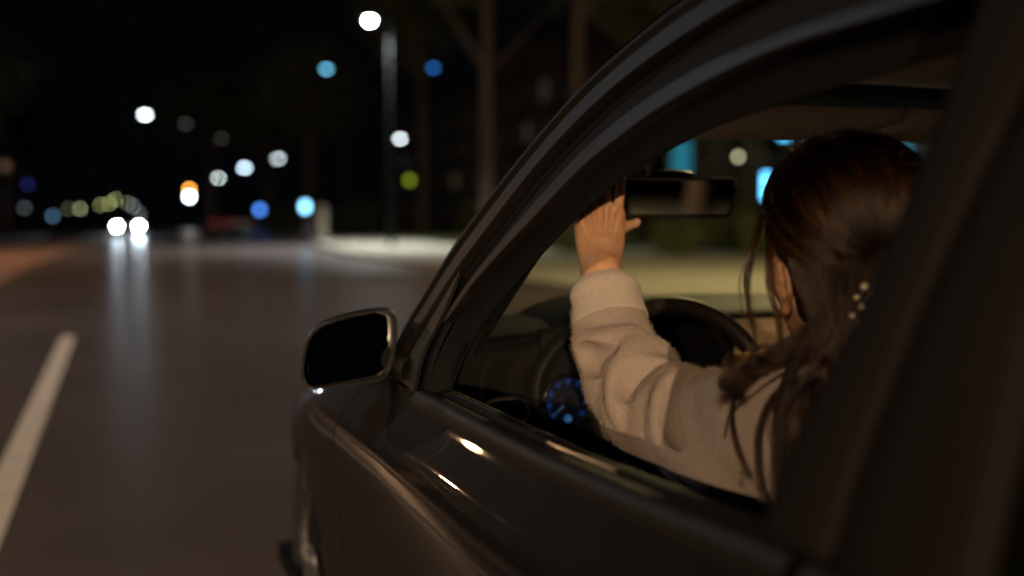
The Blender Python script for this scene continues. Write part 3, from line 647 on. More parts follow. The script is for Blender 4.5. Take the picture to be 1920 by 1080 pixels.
# wing mirror
wm = add('wing_mirror', [], [], M['gloss_black'], car)
mo = np.array([(.286, 1.72, .938), (.290, 1.721, .968), (.299, 1.719, .996), (.319, 1.712, 1.016), (.362, 1.696, 1.031), (.415, 1.674, 1.042), (.434, 1.667, 1.040), (.443, 1.664, 1.025), (.4425, 1.664, .985), (.435, 1.663, .940), (.423, 1.668, .917), (.40, 1.677, .913), (.359, 1.692, .908), (.305, 1.712, .899), (.291, 1.717, .905), (.286, 1.719, .919)])
mo = resamp(np.r_[mo, mo[:1]], 49)[:-1]; mc = mo.mean(0)
G = []
for sc, dy in ((.90, .050), (.90, .006), (.93, -.002), (.965, -.006), (.99, -.003), (1.0, .004), (1.005, .02), (.99, .045), (.93, .072), (.78, .094), (.5, .106), (.2, .11)):
    q = mc + (mo - mc) * sc; q = q + np.array((.2, .97, 0)) * dy; G.append(q)
hs = MB().grid(np.array(G)[::-1], cv=True); hs.F.append(tuple(range(48)));
hs.build('mirror_housing', M['gloss_black'], wm)
gq = mc + (mo - mc) * .915 + np.array((.2, .97, 0)) * .019 + (mo[:, :1] - mc[0]) * np.array((0, .215, 0)) + (mo[:, 2:3] - mc[2]) * np.array((.012, .06, 0))
gm = MB().put(list(gq), [tuple(range(48))]); gm.build('mirror_glass', M['mirror'], wm, smooth=False)
MB().tube(resamp([(.436, 1.715, .955), (.450, 1.70, .945), (.46, 1.64, .94), (.455, 1.60, .94)], 12), [.018] + [.024] * 11, 12).build('mirror_foot', M['rubber'], wm)

# dashboard
ds = []
for x in np.linspace(.50, 2 * XC - .50, 40):
    u = (x - XC) / .78; k = .20 * (1 - u ** 2); zt = np.interp(x, [.5, .62, .85, 1.2, 1.6, 2.06], [.972, .982, .998, 1.012, 1.005, .975])
    ds.append([(x, 1.78 + k * 1.3, zt + .005), (x, 1.72 + k * .7, zt + .002), (x, 1.70 + k * .35, zt - .006), (x, 1.690 + k * .2, zt - .022), (x, 1.685 + k * .15, zt - .05), (x, 1.70 + k * .15, zt - .10), (x, 1.715 + k * .1, zt - .19), (x, 1.73, .74), (x, 1.78, .62), (x, 1.92, .48)])
MB().grid(ds).build('dashboard', M['dash'], car)
MB().tube(resamp([(.55, 1.69, .955), (.62, 1.688, .962), (.70, 1.70, .968), (.74, 1.71, .97)], 12), .005, 6).build('dashboard_seam', M['dash'], car)
fs = []
for x in np.linspace(1.16, 2 * XC - .56, 24):
    u = (x - XC) / .78; k = .20 * (1 - u ** 2); zt = np.interp(x, [.5, .62, .85, 1.2, 1.6, 2.06], [.972, .982, .998, 1.012, 1.005, .975])
    fs.append([(x, 1.692 + k * .25, zt - .020), (x, 1.679 + k * .2, zt - .026), (x, 1.674 + k * .15, zt - .055), (x, 1.682 + k * .15, zt - .098), (x, 1.70 + k * .15, zt - .104)])
MB().grid(fs).build('dashboard_fascia', M['fascia'], car)
# instrument hood
bc = np.array((.925, .872)); G = []
for a_ in np.linspace(-.15, math.pi + .15, 40):
    ca, sa = math.cos(a_), math.sin(a_); q = lambda rx, rz, y: (bc[0] + rx * ca, y, bc[1] + rz * sa)
    G.append([q(.185, .12, 1.86), q(.198, .132, 1.75), q(.206, .139, 1.68), q(.212, .144, 1.665), q(.222, .152, 1.667), q(.228, .157, 1.68), q(.236, .160, 1.80), q(.25, .162, 1.92)])
ho = MB().grid(G).build('instrument_hood', M['dash'], car)
cl = add('instrument_cluster', [], [], M['rubber'], car)
MB().box((.725, 1.694, .76), (1.115, 1.712, .99), .006).build('cluster_panel', M['rubber'], cl)
for gx, gr in ((.776, .047), (.905, .056), (1.03, .047)):
    gz = .852; yy = 1.685
    MB().tube([(gx, yy, gz), (gx, yy + .008, gz)], gr, 32).build('dial', M['dial_face'], cl, angle=40)
    rg = MB(); th = np.linspace(0, 2 * math.pi, 37)[:-1]
    G = [[(gx + (gr + .003 + .004 * math.cos(b_)) * math.cos(a_), yy - .003 + .004 * math.sin(b_), gz + (gr + .003 + .004 * math.cos(b_)) * math.sin(a_)) for b_ in np.linspace(0, 2 * math.pi, 7)[:-1]] for a_ in th]
    rg.grid(np.array(G), cu=True, cv=True).build('dial_ring', M['gloss_black'], cl)
    tk = MB()
    for i, a_ in enumerate(np.linspace(R(220), R(-40), 25)):
        big = i % 3 == 0; r0, r1 = (gr * .70, gr * .92) if big else (gr * .84, gr * .92); w_ = .0042 if big else .0014
        d = np.array((math.cos(a_), 0, math.sin(a_))); n_ = np.array((-d[2], 0, d[0])); c_ = np.array((gx, yy - .0015, gz)); k = len(tk.V)
        tk.put([c_ + d * r0 - n_ * w_, c_ + d * r1 - n_ * w_, c_ + d * r1 + n_ * w_, c_ + d * r0 + n_ * w_], [(0, 1, 2, 3)])
    tk.build('dial_markings', M['blue_dial'], cl, smooth=False)
    d = np.array((math.cos(R(218)), 0, math.sin(R(218)))); n_ = np.array((-d[2], 0, d[0])); c_ = np.array((gx, yy - .004, gz))
    MB().put([c_ - n_ * .0022 + d * gr * .25, c_ + d * gr * .85, c_ + n_ * .0022 + d * gr * .25], [(0, 1, 2)]).build('needle', M['needle'], cl, smooth=False)
    MB().tube([(gx, yy - .008, gz), (gx, yy - .001, gz)], .008, 14).build('needle_hub', M['gloss_black'], cl, angle=40)
MB().tube([(.776, 1.6815, .820), (.776, 1.6835, .820)], .0075, 12).build('indicator_light', M['blue_dial_hot'], cl)
# air vent by the door
vt = add('air_vent', [], [], M['gloss_black'], car); th = np.linspace(0, 2 * math.pi, 41)[:-1]
vc = np.array((.652, 1.694, .838)); G = []
for b_ in np.linspace(0, 2 * math.pi, 9)[:-1]:
    G.append([(vc[0] + (.044 + .005 * math.cos(b_)) * np.sign(math.cos(a_)) * abs(math.cos(a_)) ** .7, vc[1] - .006 + .006 * math.sin(b_), vc[2] + (.026 + .005 * math.cos(b_)) * np.sign(math.sin(a_)) * abs(math.sin(a_)) ** .7) for a_ in th])
MB().grid(np.array(G), cu=True, cv=True).build('vent_ring', M['chrome'], vt)
MB().box((vc[0] - .042, vc[1] + .004, vc[2] - .025), (vc[0] + .042, vc[1] + .02, vc[2] + .025), .004).build('vent_cavity', M['rubber'], vt)
for i in range(4): MB().box((vc[0] - .039, vc[1] - .006, vc[2] - .019 + i * .0115), (vc[0] + .039, vc[1] + .003, vc[2] - .0165 + i * .0115), .0008).build('vent_slat', M['gloss_black'], vt)

# steering wheel
belt_r = np.linspace(-.36, .548, 20)
MB().grid(np.array([[(.437 + dx, y, float(zb(y)) + dz) for dx, dz in [(-.010, -.026), (-.013, -.020), (-.012, -.008), (-.006, .002), (.004, .005), (.016, .003), (.019, -.03)]] for y in belt_r])).build('belt_moulding', M['sill'], rear_door, angle=60)
sw = add('steering_wheel', [], [], M['leather'], car); tl_ = R(24); wc = np.array((.925, 1.505, .875)); RW = .178
ex = np.array((1, 0, 0)); ey = np.array((0, math.sin(tl_), math.cos(tl_))); ez = np.array((0, -math.cos(tl_), math.sin(tl_)))
G = [[wc + (RW + .0165 * math.cos(b_)) * (math.cos(a_) * ex + math.sin(a_) * ey) + .019 * math.sin(b_) * ez for b_ in np.linspace(0, 2 * math.pi, 13)[:-1]] for a_ in np.linspace(0, 2 * math.pi, 65)[:-1]]
MB().grid(np.array(G)[:, ::-1], cu=True, cv=True).build('rim', M['leather'], sw)
hb_ = MB(); G = []
for s_, dz in ((.3, .035), (.7, .032), (.92, .022), (1.0, .008), (1.0, -.03), (.8, -.05)):
    G.append([wc + s_ * (.085 * math.cos(a_) * ex + .075 * (math.sin(a_) if math.sin(a_) > 0 else 1.15 * math.sin(a_)) * ey) + (dz - .02) * ez for a_ in np.linspace(0, 2 * math.pi, 33)[:-1]])
hb_.grid(np.array(G)[::-1], cv=True); k = len(hb_.V); hb_.F.append(tuple(range(k - 32, k))); hb_.build('hub', M['rubber'], sw)
for a_ in (R(8), R(172), R(270)):
    d = math.cos(a_) * ex + math.sin(a_) * ey; n_ = -math.sin(a_) * ex + math.cos(a_) * ey; sp = MB(); G = []
    for r_, w_ in ((.06, .045), (.10, .030), (.14, .024), (.175, .026)):
        c_ = wc + d * r_ - ez * (.025 - .02 * r_ / .175); G.append([c_ + n_ * w_ + ez * .0, c_ + n_ * w_ * .7 + ez * .012, c_ - n_ * w_ * .7 + ez * .012, c_ - n_ * w_, c_ - ez * .012])
    sp.grid(np.array(G), cv=True).build('spoke', M['rubber'], sw, angle=60)
MB().tube([wc - ez * .03, wc - ez * .30], [.05, .06], 18).build('column', M['rubber'], sw)
for sx in (-1, 1): MB().tube(resamp([wc - ez * .07, wc - ez * .07 + ex * sx * .10, wc - ez * .06 + ex * sx * .165 + ey * .02], 8), [.010, .010, .009, .009, .010, .012, .013, .010], 10).build('stalk', M['gloss_black'], sw)

# rear-view mirror on its stem
rv = add('rear_view_mirror', [], [], M['gloss_black'], car)
rc = np.array((.937, 1.590, 1.2335)); rx = np.array((.985, -.148, .002)); rx /= np.linalg.norm(rx); rn = np.array((-.15, -1, -.022)); rn -= rx * (rn @ rx); rn /= np.linalg.norm(rn); rz_ = np.cross(rx, -rn); rz_ = rz_ if rz_[2] > 0 else -rz_
def rr_outline(w, h, r, n=8):
    pts = []
    for cx, cy, a0 in ((w - r, h - r, 0), (-w + r, h - r, 90), (-w + r, -h + r, 180), (w - r, -h + r, 270)):
        for a_ in np.linspace(a0, a0 + 90, n): pts.append((cx + r * math.cos(R(a_)), cy + r * math.sin(R(a_))))
    return pts
G = []
for ins, dn in ((.0058, .0005), (.004, .004), (.0015, .0055), (0, .003), (-.001, -.004), (.002, -.016), (.010, -.027), (.022, -.032)):
    G.append([rc + rx * (a_ + (.006 * b_ / .035 if a_ > 0 else 0)) + rz_ * b_ + rn * dn for a_, b_ in rr_outline(.127 - ins, .0365 - ins, max(.004, .017 - ins))])
mb = MB().grid(np.array(G)[::-1], cv=True); k = len(G[0]); mb.F.append(tuple(range(k))); mb.build('mirror_housing', M['gloss_black'], rv)
bz = []
for ins, dn in ((.0062, .0014), (.0045, .0052), (.0022, .0066), (.0002, .005), (-.0012, .0015)):
    bz.append([rc + rx * (a_ + (.006 * b_ / .035 if a_ > 0 else 0)) + rz_ * b_ + rn * dn for a_, b_ in rr_outline(.127 - ins, .0365 - ins, max(.004, .017 - ins))])
MB().grid(np.array(bz)[::-1], cv=True).build('mirror_bezel', M['bezel'], rv)
MB().put([rc + rx * (a_ + (.006 * b_ / .035 if a_ > 0 else 0)) + rz_ * b_ + rn * .0012 for a_, b_ in rr_outline(.1215, .031, .0115)], [tuple(range(32))]).build('mirror_glass', M['mirror'], rv, smooth=False)
MB().tube(resamp([rc - rn * .02, rc - rn * .05 + rz_ * .015, rc - rn * .075 + rz_ * .055, rc - rn * .10 + rz_ * .085], 10), [.012, .011, .011, .012, .013, .014, .015, .017, .018, .018], 12).build('mirror_stem', M['gloss_black'], rv)
MB().ball(rc + rz_ * .042 - rn * .03 + rx * .012, (.05, .028, .010), 10, 18).build('sensor_cover', M['gloss_black'], rv)

# seats
def seat(xc, label=None):
    s_ = add('seat', [], [], M['seat'], car)
    def cush(name, ctr, half, tilt, rnd=.05):
        mb = MB().box(-np.array(half), np.array(half), rnd); c_, s__ = math.cos(tilt), math.sin(tilt)
        mb.V = [(v[0] + ctr[0], v[1] * c_ - v[2] * s__ + ctr[1], v[1] * s__ + v[2] * c_ + ctr[2]) for v in mb.V]
        mb.build(name, M['seat'], s_)
    cush('cushion', (xc, .98, .42), (.24, .25, .07), R(6)); cush('backrest', (xc, .655, .72), (.235, .06, .32), R(14)); cush('head_rest', (xc, .56, 1.13), (.13, .045, .09), R(10), .04)
    for sx in (-.06, .06): MB().tube([(xc + sx, .585, 1.0), (xc + sx, .56, 1.1)], .007, 8).build('head_rest_rod', M['chrome'], s_)
seat(.935); seat(1.64)
MB().box((1.20, .70, .25), (1.37, 1.66, .55), .04).build('centre_console', M['dash'], car)
MB().grid([[(x, y, .30) for x in (.5, 2.06)] for y in (-.9, 1.9)]).build('cabin_floor', M['rubber'], car, smooth=False)

# ================================================================== the driver
class SDF:
    def __init__(s, lo, hi, h):
        s.lo = np.array(lo, float); s.h = h; s.n = np.ceil((np.array(hi) - s.lo) / h).astype(int) + 1
        s.D = np.full(s.n, .2, np.float32)
    def _box(s, lo, hi, pad):
        a_ = np.clip(((np.array(lo) - pad - s.lo) / s.h).astype(int), 0, s.n - 1); b_ = np.clip(((np.array(hi) + pad - s.lo) / s.h).astype(int) + 2, 1, s.n)
        sl = tuple(slice(i, max(i + 1, j)) for i, j in zip(a_, b_))
        g = [((np.arange(q.start, q.stop) * s.h + s.lo[k]).astype(np.float32)) for k, q in enumerate(sl)]
        return sl, g[0][:, None, None], g[1][None, :, None], g[2][None, None, :]
    def _mix(s, sl, d, k, op):
        A = s.D[sl]
        if op == 'add':
            if k > 0: hh = np.maximum(k - np.abs(A - d), 0) / k; s.D[sl] = np.minimum(A, d) - hh * hh * k * .25
            else: s.D[sl] = np.minimum(A, d)
        else:
            d = -d
            hh = np.maximum(k - np.abs(A - d), 0) / k if k > 0 else 0; s.D[sl] = np.maximum(A, d) + hh * hh * k * .25
    def cap(s, a, b, ra, rb, k=.01, op='add'):
        a = np.array(a, float); b = np.array(b, float); r = max(ra, rb)
        sl, X, Y, Z = s._box(np.minimum(a, b) - r, np.maximum(a, b) + r, k * 1.5 + 4 * s.h)
        ab = b - a; L = float(ab @ ab) + 1e-12
        t = np.clip(((X - a[0]) * ab[0] + (Y - a[1]) * ab[1] + (Z - a[2]) * ab[2]) / L, 0, 1)
        d = np.sqrt((X - a[0] - t * ab[0]) ** 2 + (Y - a[1] - t * ab[1]) ** 2 + (Z - a[2] - t * ab[2]) ** 2) - (ra + (rb - ra) * t)
        s._mix(sl, d, k, op); return s
    def chain(s, pts, k=.01, op='add', r=None):
        for p, q in zip(pts, pts[1:]):
            ra, rb = (p[3], q[3]) if r is None else (r, r)
            s.cap(p[:3], q[:3], ra, rb, k, op)
        return s
    def ell(s, c, r, M3=None, k=.02, op='add'):
        c = np.array(c, float); r = np.array(r, float); M3 = np.eye(3) if M3 is None else np.array(M3)   # rows = local axes
        rr_ = r.max(); sl, X, Y, Z = s._box(c - rr_, c + rr_, k * 1.5 + 4 * s.h)
        x, y, z = X - c[0], Y - c[1], Z - c[2]
        q = [(M3[i][0] * x + M3[i][1] * y + M3[i][2] * z) for i in range(3)]
        k0 = np.sqrt(sum((q[i] / r[i]) ** 2 for i in range(3))); k1 = np.sqrt(sum((q[i] / r[i] ** 2) ** 2 for i in range(3))) + 1e-9
        s._mix(sl, k0 * (k0 - 1) / k1, k, op); return s
    def mesh(s):
        D = s.D; neg = D < 0
        cnt = sum(neg[i:neg.shape[0] - 1 + i, j:neg.shape[1] - 1 + j, k:neg.shape[2] - 1 + k].astype(np.int8) for i in (0, 1) for j in (0, 1) for k in (0, 1))
        act = (cnt > 0) & (cnt < 8); idx = np.argwhere(act); num = np.full(act.shape, -1, np.int64); num[tuple(idx.T)] = np.arange(len(idx))
        acc = np.zeros((len(idx), 3)); c_ = np.zeros(len(idx))
        cs = [np.array((i, j, k)) for i in (0, 1) for j in (0, 1) for k in (0, 1)]
        for a_ in cs:
            for b_ in cs:
                df = b_ - a_
                if df.sum() != 1 or (df < 0).any(): continue
                da = D[tuple((idx + a_).T)].astype(float); db = D[tuple((idx + b_).T)].astype(float); m = (da < 0) != (db < 0)
                t = np.where(m, da / np.where(m, da - db, 1), 0)
                acc += np.where(m[:, None], a_ + t[:, None] * df, 0); c_ += m
        V = (idx + acc / c_[:, None]) * s.h + s.lo; F = []
        for ax in range(3):
            u, v = (ax + 1) % 3, (ax + 2) % 3; e = np.zeros(3, int); e[ax] = 1
            n0 = neg[tuple(slice(0, -1) if q == ax else slice(1, -1) for q in range(3))]; n1 = neg[tuple(slice(1, None) if q == ax else slice(1, -1) for q in range(3))]
            ed = np.argwhere(n0 != n1)
            if not len(ed): continue
            flip = n0[tuple(ed.T)]; base = ed.copy(); base[:, u] += 1; base[:, v] += 1
            du = np.zeros(3, int); du[u] = 1; dv = np.zeros(3, int); dv[v] = 1
            q = np.stack([num[tuple((base - du - dv).T)], num[tuple((base - dv).T)], num[tuple(base.T)], num[tuple((base - du).T)]], 1)
            q[~flip] = q[~flip][:, ::-1]; F.append(q)
        F = np.concatenate(F); F = F[(F >= 0).all(1)]
        return V, F
def add_np(name, V, F, m, parent):
    org = ORIG.get(parent.name, np.zeros(3)); me = bpy.data.meshes.new(name)
    me.vertices.add(len(V)); me.vertices.foreach_set('co', (V - org).astype(np.float32).ravel())
    me.loops.add(F.size); me.loops.foreach_set('vertex_index', F.ravel().astype(np.int32))
    me.polygons.add(len(F)); me.polygons.foreach_set('loop_start', np.arange(0, F.size, 4, dtype=np.int32)); me.polygons.foreach_set('use_smooth', np.ones(len(F), bool))
    me.materials.append(m); me.update(calc_edges=True); me.validate()
    o = bpy.data.objects.new(name, me); COL.objects.link(o); o.parent = parent; ORIG[o.name] = org; return o

driver = thing('person', 'long haired woman in a beige fleece jacket at the wheel reaching for the mirror', 'person', (.90, .95, .50))
# ---- skeleton (metres, in the car)
ARM = [(.758, 1.510, 1.100, .033), (.755, 1.47, 1.03, .036), (.742, 1.36, .93, .040), (.742, 1.25, .905, .044), (.750, 1.12, .90, .048), (.775, 1.005, .935, .055)]
HC = np.array((.836, 1.012, 1.166))                 # skull centre
yaw, roll, pit = R(5), R(-6), R(2)
hf = np.array((math.sin(yaw) * math.cos(pit), math.cos(yaw) * math.cos(pit), math.sin(pit)))
hr_ = np.cross(hf, (0, 0, 1)); hr_ /= np.linalg.norm(hr_); hu = np.cross(hr_, hf)
hr_, hu = hr_ * math.cos(roll) - hu * math.sin(roll), hu * math.cos(roll) + hr_ * math.sin(roll)
HM = np.array((hr_, hf, hu))
def H(x, y, z): return HC + x * hr_ + y * hf + z * hu
NB = np.array((.872, .965, 1.01))                  # neck base
B = SDF((.56, .72, .16), (1.20, 1.86, 1.34), .0033)
# head
B.ell(H(0, -.012, .008), (.073, .090, .100), HM, 0); B.ell(H(0, .035, -.040), (.060, .060, .084), HM, .03)
for sx in (-1, 1):
    B.cap(H(sx * .048, .0, -.062), H(sx * .012, .068, -.112), .020, .016, .03); B.ell(H(sx * .036, .066, -.045), (.022, .020, .020), HM, .02)
B.ell(H(0, .074, -.112), (.018, .016, .015), HM, .02)
B.cap(H(0, .088, -.005), H(0, .108, -.046), .0085, .0115, .014); 
for sx in (-1, 1): B.ell(H(sx * .012, .100, -.050), (.008, .009, .007), HM, .006)
for sx in (-1, 1): B.ell(H(sx * .031, .097, -.012), (.019, .014, .012), HM, .012, 'sub')
for sx in (-1, 1): B.cap(H(sx * .012, .088, .006), H(sx * .048, .076, .008), .008, .007, .012)
B.cap(H(-.017, .090, -.079), H(.017, .090, -.079), .006, .006, .006); B.cap(H(-.014, .089, -.088), H(.014, .089, -.088), .0065, .0065, .006)
B.cap(H(-.02, .099, -.0835), H(.02, .099, -.0835), .002, .002, .003, 'sub')
# ears: a thin shell with a rolled rim and a lobe
EAR = lambda sx, y, z, o: H(sx * (.077 + o), -.004 + y, -.042 + z)
for sx in (-1, 1):
    B.ell(EAR(sx, -.002, .0, .004), (.006, .016, .028), HM, .008)
    rim_ = [EAR(sx, .010, -.004, .004), EAR(sx, .013, .018, .006), EAR(sx, .004, .030, .010), EAR(sx, -.012, .027, .015), EAR(sx, -.020, .010, .018), EAR(sx, -.017, -.010, .014), EAR(sx, -.006, -.028, .006)]
    for p, q in zip(rim_, rim_[1:]): B.cap(p, q, .0042, .0042, .004)
    B.ell(EAR(sx, -.001, -.030, .004), (.005, .008, .009), HM, .006); B.ell(EAR(sx, .0, -.002, .010), (.006, .007, .011), HM, .004, 'sub')
B.cap(H(0, -.025, -.06), NB, .052, .056, .03); B.cap(NB, NB + np.array((.01, -.02, -.06)), .06, .08, .04)
# trunk, pelvis, legs
SHL = np.array((.775, 1.005, .935)); SHR = np.array((1.035, .975, .935))
B.ell((.90, .965, .84), (.145, .085, .17), None, .04); B.ell((.905, .95, .62), (.13, .09, .14), None, .05)
B.cap(SHL, NB - (0, 0, .03), .05, .05, .04); B.cap(SHR, NB - (0, 0, .03), .05, .05, .04)
LEG = {}
for sx, kx in ((-1, .835), (1, 1.03)):
    LEG[sx] = [(.905 + sx * .075, .95, .56, .085), (kx, 1.36, .60, .055), (kx + .01, 1.56, .32, .042), (kx + .01, 1.62, .245, .034)]
    B.chain(LEG[sx], .03); B.cap((kx + .01, 1.62, .235), (kx + .01, 1.79, .26), .032, .022, .02)
# arms
B.chain([ARM[i] for i in range(len(ARM))], .03)
RARM = [(1.035, .975, .935, .052), (1.085, 1.17, .80, .042), (1.088, 1.20, .79, .040), (1.085, 1.36, .885, .030), (1.082, 1.405, .905, .027)]
B.chain(RARM, .03)
def hand(W, r, u, n, sc, fingers, thumb, tendons=True):
    """W wrist, r towards the thumb side, u along the hand, n out of the back of the hand"""
    P = lambda p: W + sc * (p[0] * r + p[1] * u + p[2] * n)
    MT = np.array((r, u, n))
    B.cap(P((0, -.03, 0)), P((.0, .012, 0)), .027 * sc, .026 * sc, .02)
    B.ell(P((.001, .052, -.004)), np.array((.040, .056, .0145)) * sc, MT, .014)
    B.cap(P((-.022, .012, -.006)), P((-.030, .082, -.006)), .013 * sc, .012 * sc, .014)
    B.cap(P((.016, .012, -.006)), P((.030, .085, -.004)), .014 * sc, .0125 * sc, .014)
    B.cap(P((.0, .02, -.008)), P((.012, .09, -.004)), .014 * sc, .0125 * sc, .014)
    tips = []
    for f in fingers:                                # knuckle, three joints; (x, y, z, radius)
        pts = [(*P(q[:3]), q[3] * sc) for q in f]
        B.chain([(*P((f[0][0] * .82, f[0][1] - .03, f[0][2] - .004)), f[0][3] * sc)] + pts[:1], .012)
        B.ell(P((f[0][0], f[0][1], f[0][2] + .002)), np.array((.0105, .011, .0095)) * sc, MT, .008)
        B.chain(pts, .0035); tips.append((pts[-2], pts[-1]))
        if tendons: B.cap(P((f[0][0] * .25, .012, .0125)), P((f[0][0] * .95, f[0][1] - .006, f[0][2] + .0095)), .0028 * sc, .0046 * sc, .010)
    if tendons:
        for gx in (.021, -.001, -.022): B.cap(P((gx * .7, .060, .0185)), P((gx, .094, .0135)), .0022 * sc, .0052 * sc, .010, 'sub')
    th_ = [(*P(q[:3]), q[3] * sc) for q in thumb]; B.chain(th_, .012); tips.append((th_[-2], th_[-1]))
    return tips
# left hand: back towards the viewer, fingers up over the left end of the mirror, thumb under it
hW = np.array((.7605, 1.517, 1.112)); u_ = np.array((.06, .20, .98)); u_ /= np.linalg.norm(u_); r_ = np.array((.94, -.33, .0)); r_ -= u_ * (r_ @ u_); r_ /= np.linalg.norm(r_); n_ = np.cross(r_, u_)
FING = [[(.031, .094, .0, .0094), (.036, .131, .004, .0084), (.040, .153, -.010, .0076), (.043, .163, -.030, .0064)],
        [(.0105, .102, .003, .0098), (.0135, .144, .006, .0087), (.016, .169, -.009, .0078), (.019, .179, -.031, .0064)],
        [(-.0115, .098, .001, .0094), (-.0105, .138, .002, .0083), (-.009, .160, -.013, .0075), (-.007, .169, -.033, .0062)],
        [(-.031, .087, -.003, .0086), (-.0345, .118, -.002, .0075), (-.0345, .135, -.014, .0067), (-.033, .142, -.030, .0056)]]
THUMB = [(.014, .020, -.016, .0135), (.028, .054, -.030, .0118), (.042, .078, -.040, .0098), (.070, .086, -.046, .0076)]
tipsL = hand(hW, r_, u_, n_, 1.0, FING, THUMB)
# right hand closed round the wheel rim
rW = np.array((1.082, 1.410, .907)); u2 = np.array((.02, .80, .45)); u2 /= np.linalg.norm(u2); r2_ = np.array((-.85, .2, .0)); r2_ -= u2 * (r2_ @ u2); r2_ /= np.linalg.norm(r2_); n2_ = -np.cross(r2_, u2)
FR = [[(x, .085, 0, .0092), (x * 1.05, .112, -.012, .0082), (x * 1.05, .112, -.036, .0074), (x * 1.0, .094, -.046, .0062)] for x in (.028, .009, -.010, -.028)]
tipsR = hand(rW, r2_, u2, n2_, .95, FR, [(.018, .02, -.012, .013), (.032, .052, -.026, .0115), (.030, .080, -.036, .0095), (.016, .096, -.042, .0075)], False)
V, F = B.mesh(); body = add_np('body', V, F, M['skin'], driver); del B
for i, (p, q) in enumerate(tipsL[:4] + tipsL[4:]):
    p = np.array(p[:3]); q4 = q; q = np.array(q[:3]); d = q - p; d /= np.linalg.norm(d); nn = n_ - d * (n_ @ d); nn /= np.linalg.norm(nn); ss = np.cross(nn, d)
    if i == 4: nn, ss = u_ * .6 + n_ * .8, np.cross(u_ * .6 + n_ * .8, d)
    G = [[q + d * (a_ * .0052 + .001) + ss * b_ * q4[3] * .72 + nn * (q4[3] * (1.0 - .18 * b_ * b_ - .10 * max(0, a_) ** 2)) for b_ in np.linspace(-1, 1, 6)] for a_ in np.linspace(-1, 1, 6)]
    MB().grid(G).build('fingernail', M['nail'], body)
for sx in (-1, 1):
    e = MB().ball(H(sx * .031, .0795, -.012), .0125, 12, 16).build('eye', M['eye'], body)
    MB().ball(H(sx * .031, .0885, -.012), (.0045, .0045, .0045), 8, 12).build('iris', M['iris'], body)
MB().ball(EAR(-1, .002, -.034, .0125), .0034, 8, 12).build('earring', M['pearl'], driver)

# ---- fleece jacket
J = SDF((.56, .74, .50), (1.22, 1.56, 1.12), .0036)
SL = [(.762, 1.500, 1.056, .050), (.760, 1.489, 1.032, .057), (.752, 1.449, .986, .062), (.745, 1.384, .939, .069), (.742, 1.302, .909, .073), (.747, 1.212, .90, .077), (.752, 1.125, .899, .086), (.759, 1.052, .907, .093), (.778, 1.0, .925, .094)]
J.chain(SL, .02)
J.ell((.905, .962, .82), (.185, .122, .20), None, .05); J.ell((.905, .95, .60), (.165, .125, .14), None, .06)
J.cap(SHL, NB - np.array((-.01, .01, .045)), .085, .07, .05); J.cap(SHR, NB - np.array((.01, .01, .045)), .08, .07, .05)
J.chain([(1.035, .975, .93, .09), (1.085, 1.17, .80, .066), (1.088, 1.20, .79, .064), (1.086, 1.335, .87, .050)], .03)
# collar standing round the neck
for a_ in np.linspace(0, 2 * math.pi, 17)[:-1]:
    p = NB + np.array((.070 * math.cos(a_), .066 * math.sin(a_), .002)); J.cap(p + (0, 0, -.03), p + (0, 0, .022), .015, .011, .02)
# folds of the sleeve: ridges and creases as they run round the arm
def off(L, d):
    out = []
    for p in L:
        p = np.array(p, float); best = None
        for a_, b_ in zip(SL, SL[1:]):
            a3, b3 = np.array(a_[:3]), np.array(b_[:3]); t = np.clip((p - a3) @ (b3 - a3) / ((b3 - a3) @ (b3 - a3)), 0, 1); c_ = a3 + t * (b3 - a3); rr_ = a_[3] + t * (b_[3] - a_[3])
            e_ = abs(np.linalg.norm(p - c_) - rr_)
            if best is None or e_ < best[0]: best = (e_, c_, rr_)
        v = p - best[1]; v /= np.linalg.norm(v); out.append(best[1] + v * (best[2] + d))
    return out
def ridge(L, r=.011, d=-.003, k=.022):
    r *= 1.08; d += .001
    q = resamp(off(L, d), 10); tt = np.sin(np.linspace(.15, math.pi - .15, 10)) ** .6; J.chain([(*p, r * t) for p, t in zip(q, tt)], k)
def crease(L, r=.005, d=.0015, k=.012):
    r *= 1.2; k *= 1.35
    q = resamp(off(L, d), 10); tt = np.sin(np.linspace(.2, math.pi - .2, 10)) ** .6; J.chain([(*p, r * t) for p, t in zip(q, tt)], k, 'sub')
vA = [(.759, 1.186, .985), (.718, 1.172, .977), (.688, 1.149, .957), (.671, 1.126, .936), (.665, 1.103, .917), (.664, 1.079, .907)]
rA = [(.773, 1.228, .986), (.735, 1.221, .979), (.692, 1.183, .959), (.672, 1.158, .932), (.665, 1.135, .91), (.665, 1.11, .885), (.668, 1.07, .877)]
rB = [(.792, 1.316, .982), (.80, 1.36, .994), (.743, 1.35, 1.002), (.708, 1.334, .988), (.683, 1.306, .958), (.669, 1.283, .925), (.667, 1.271, .904)]
vB = [(.758, 1.268, .981), (.723, 1.273, .98), (.695, 1.277, .966), (.678, 1.268, .946)]
rC = [(.762, 1.168, .983), (.712, 1.11, .985), (.693, 1.068, .974), (.673, 1.037, .948)]; rD = [(.74, 1.06, 1.0), (.714, 1.049, .998), (.69, 1.029, .978), (.675, 1.016, .945)]
vC = [(.73, 1.097, .991), (.687, 1.041, .973), (.676, 1.021, .95)]; vD = [(.722, 1.13, .982), (.682, 1.076, .96)]
vE = [(.775, 1.362, 1.004), (.765, 1.389, 1.023), (.745, 1.406, 1.034)]
rL = [(.67, 1.151, .927), (.664, 1.126, .905), (.665, 1.078, .889), (.676, 1.024, .869), (.695, 1.007, .852)]; vS = [(.684, .978, .952), (.683, .978, .91), (.689, .99, .876), (.702, 1.017, .838)]
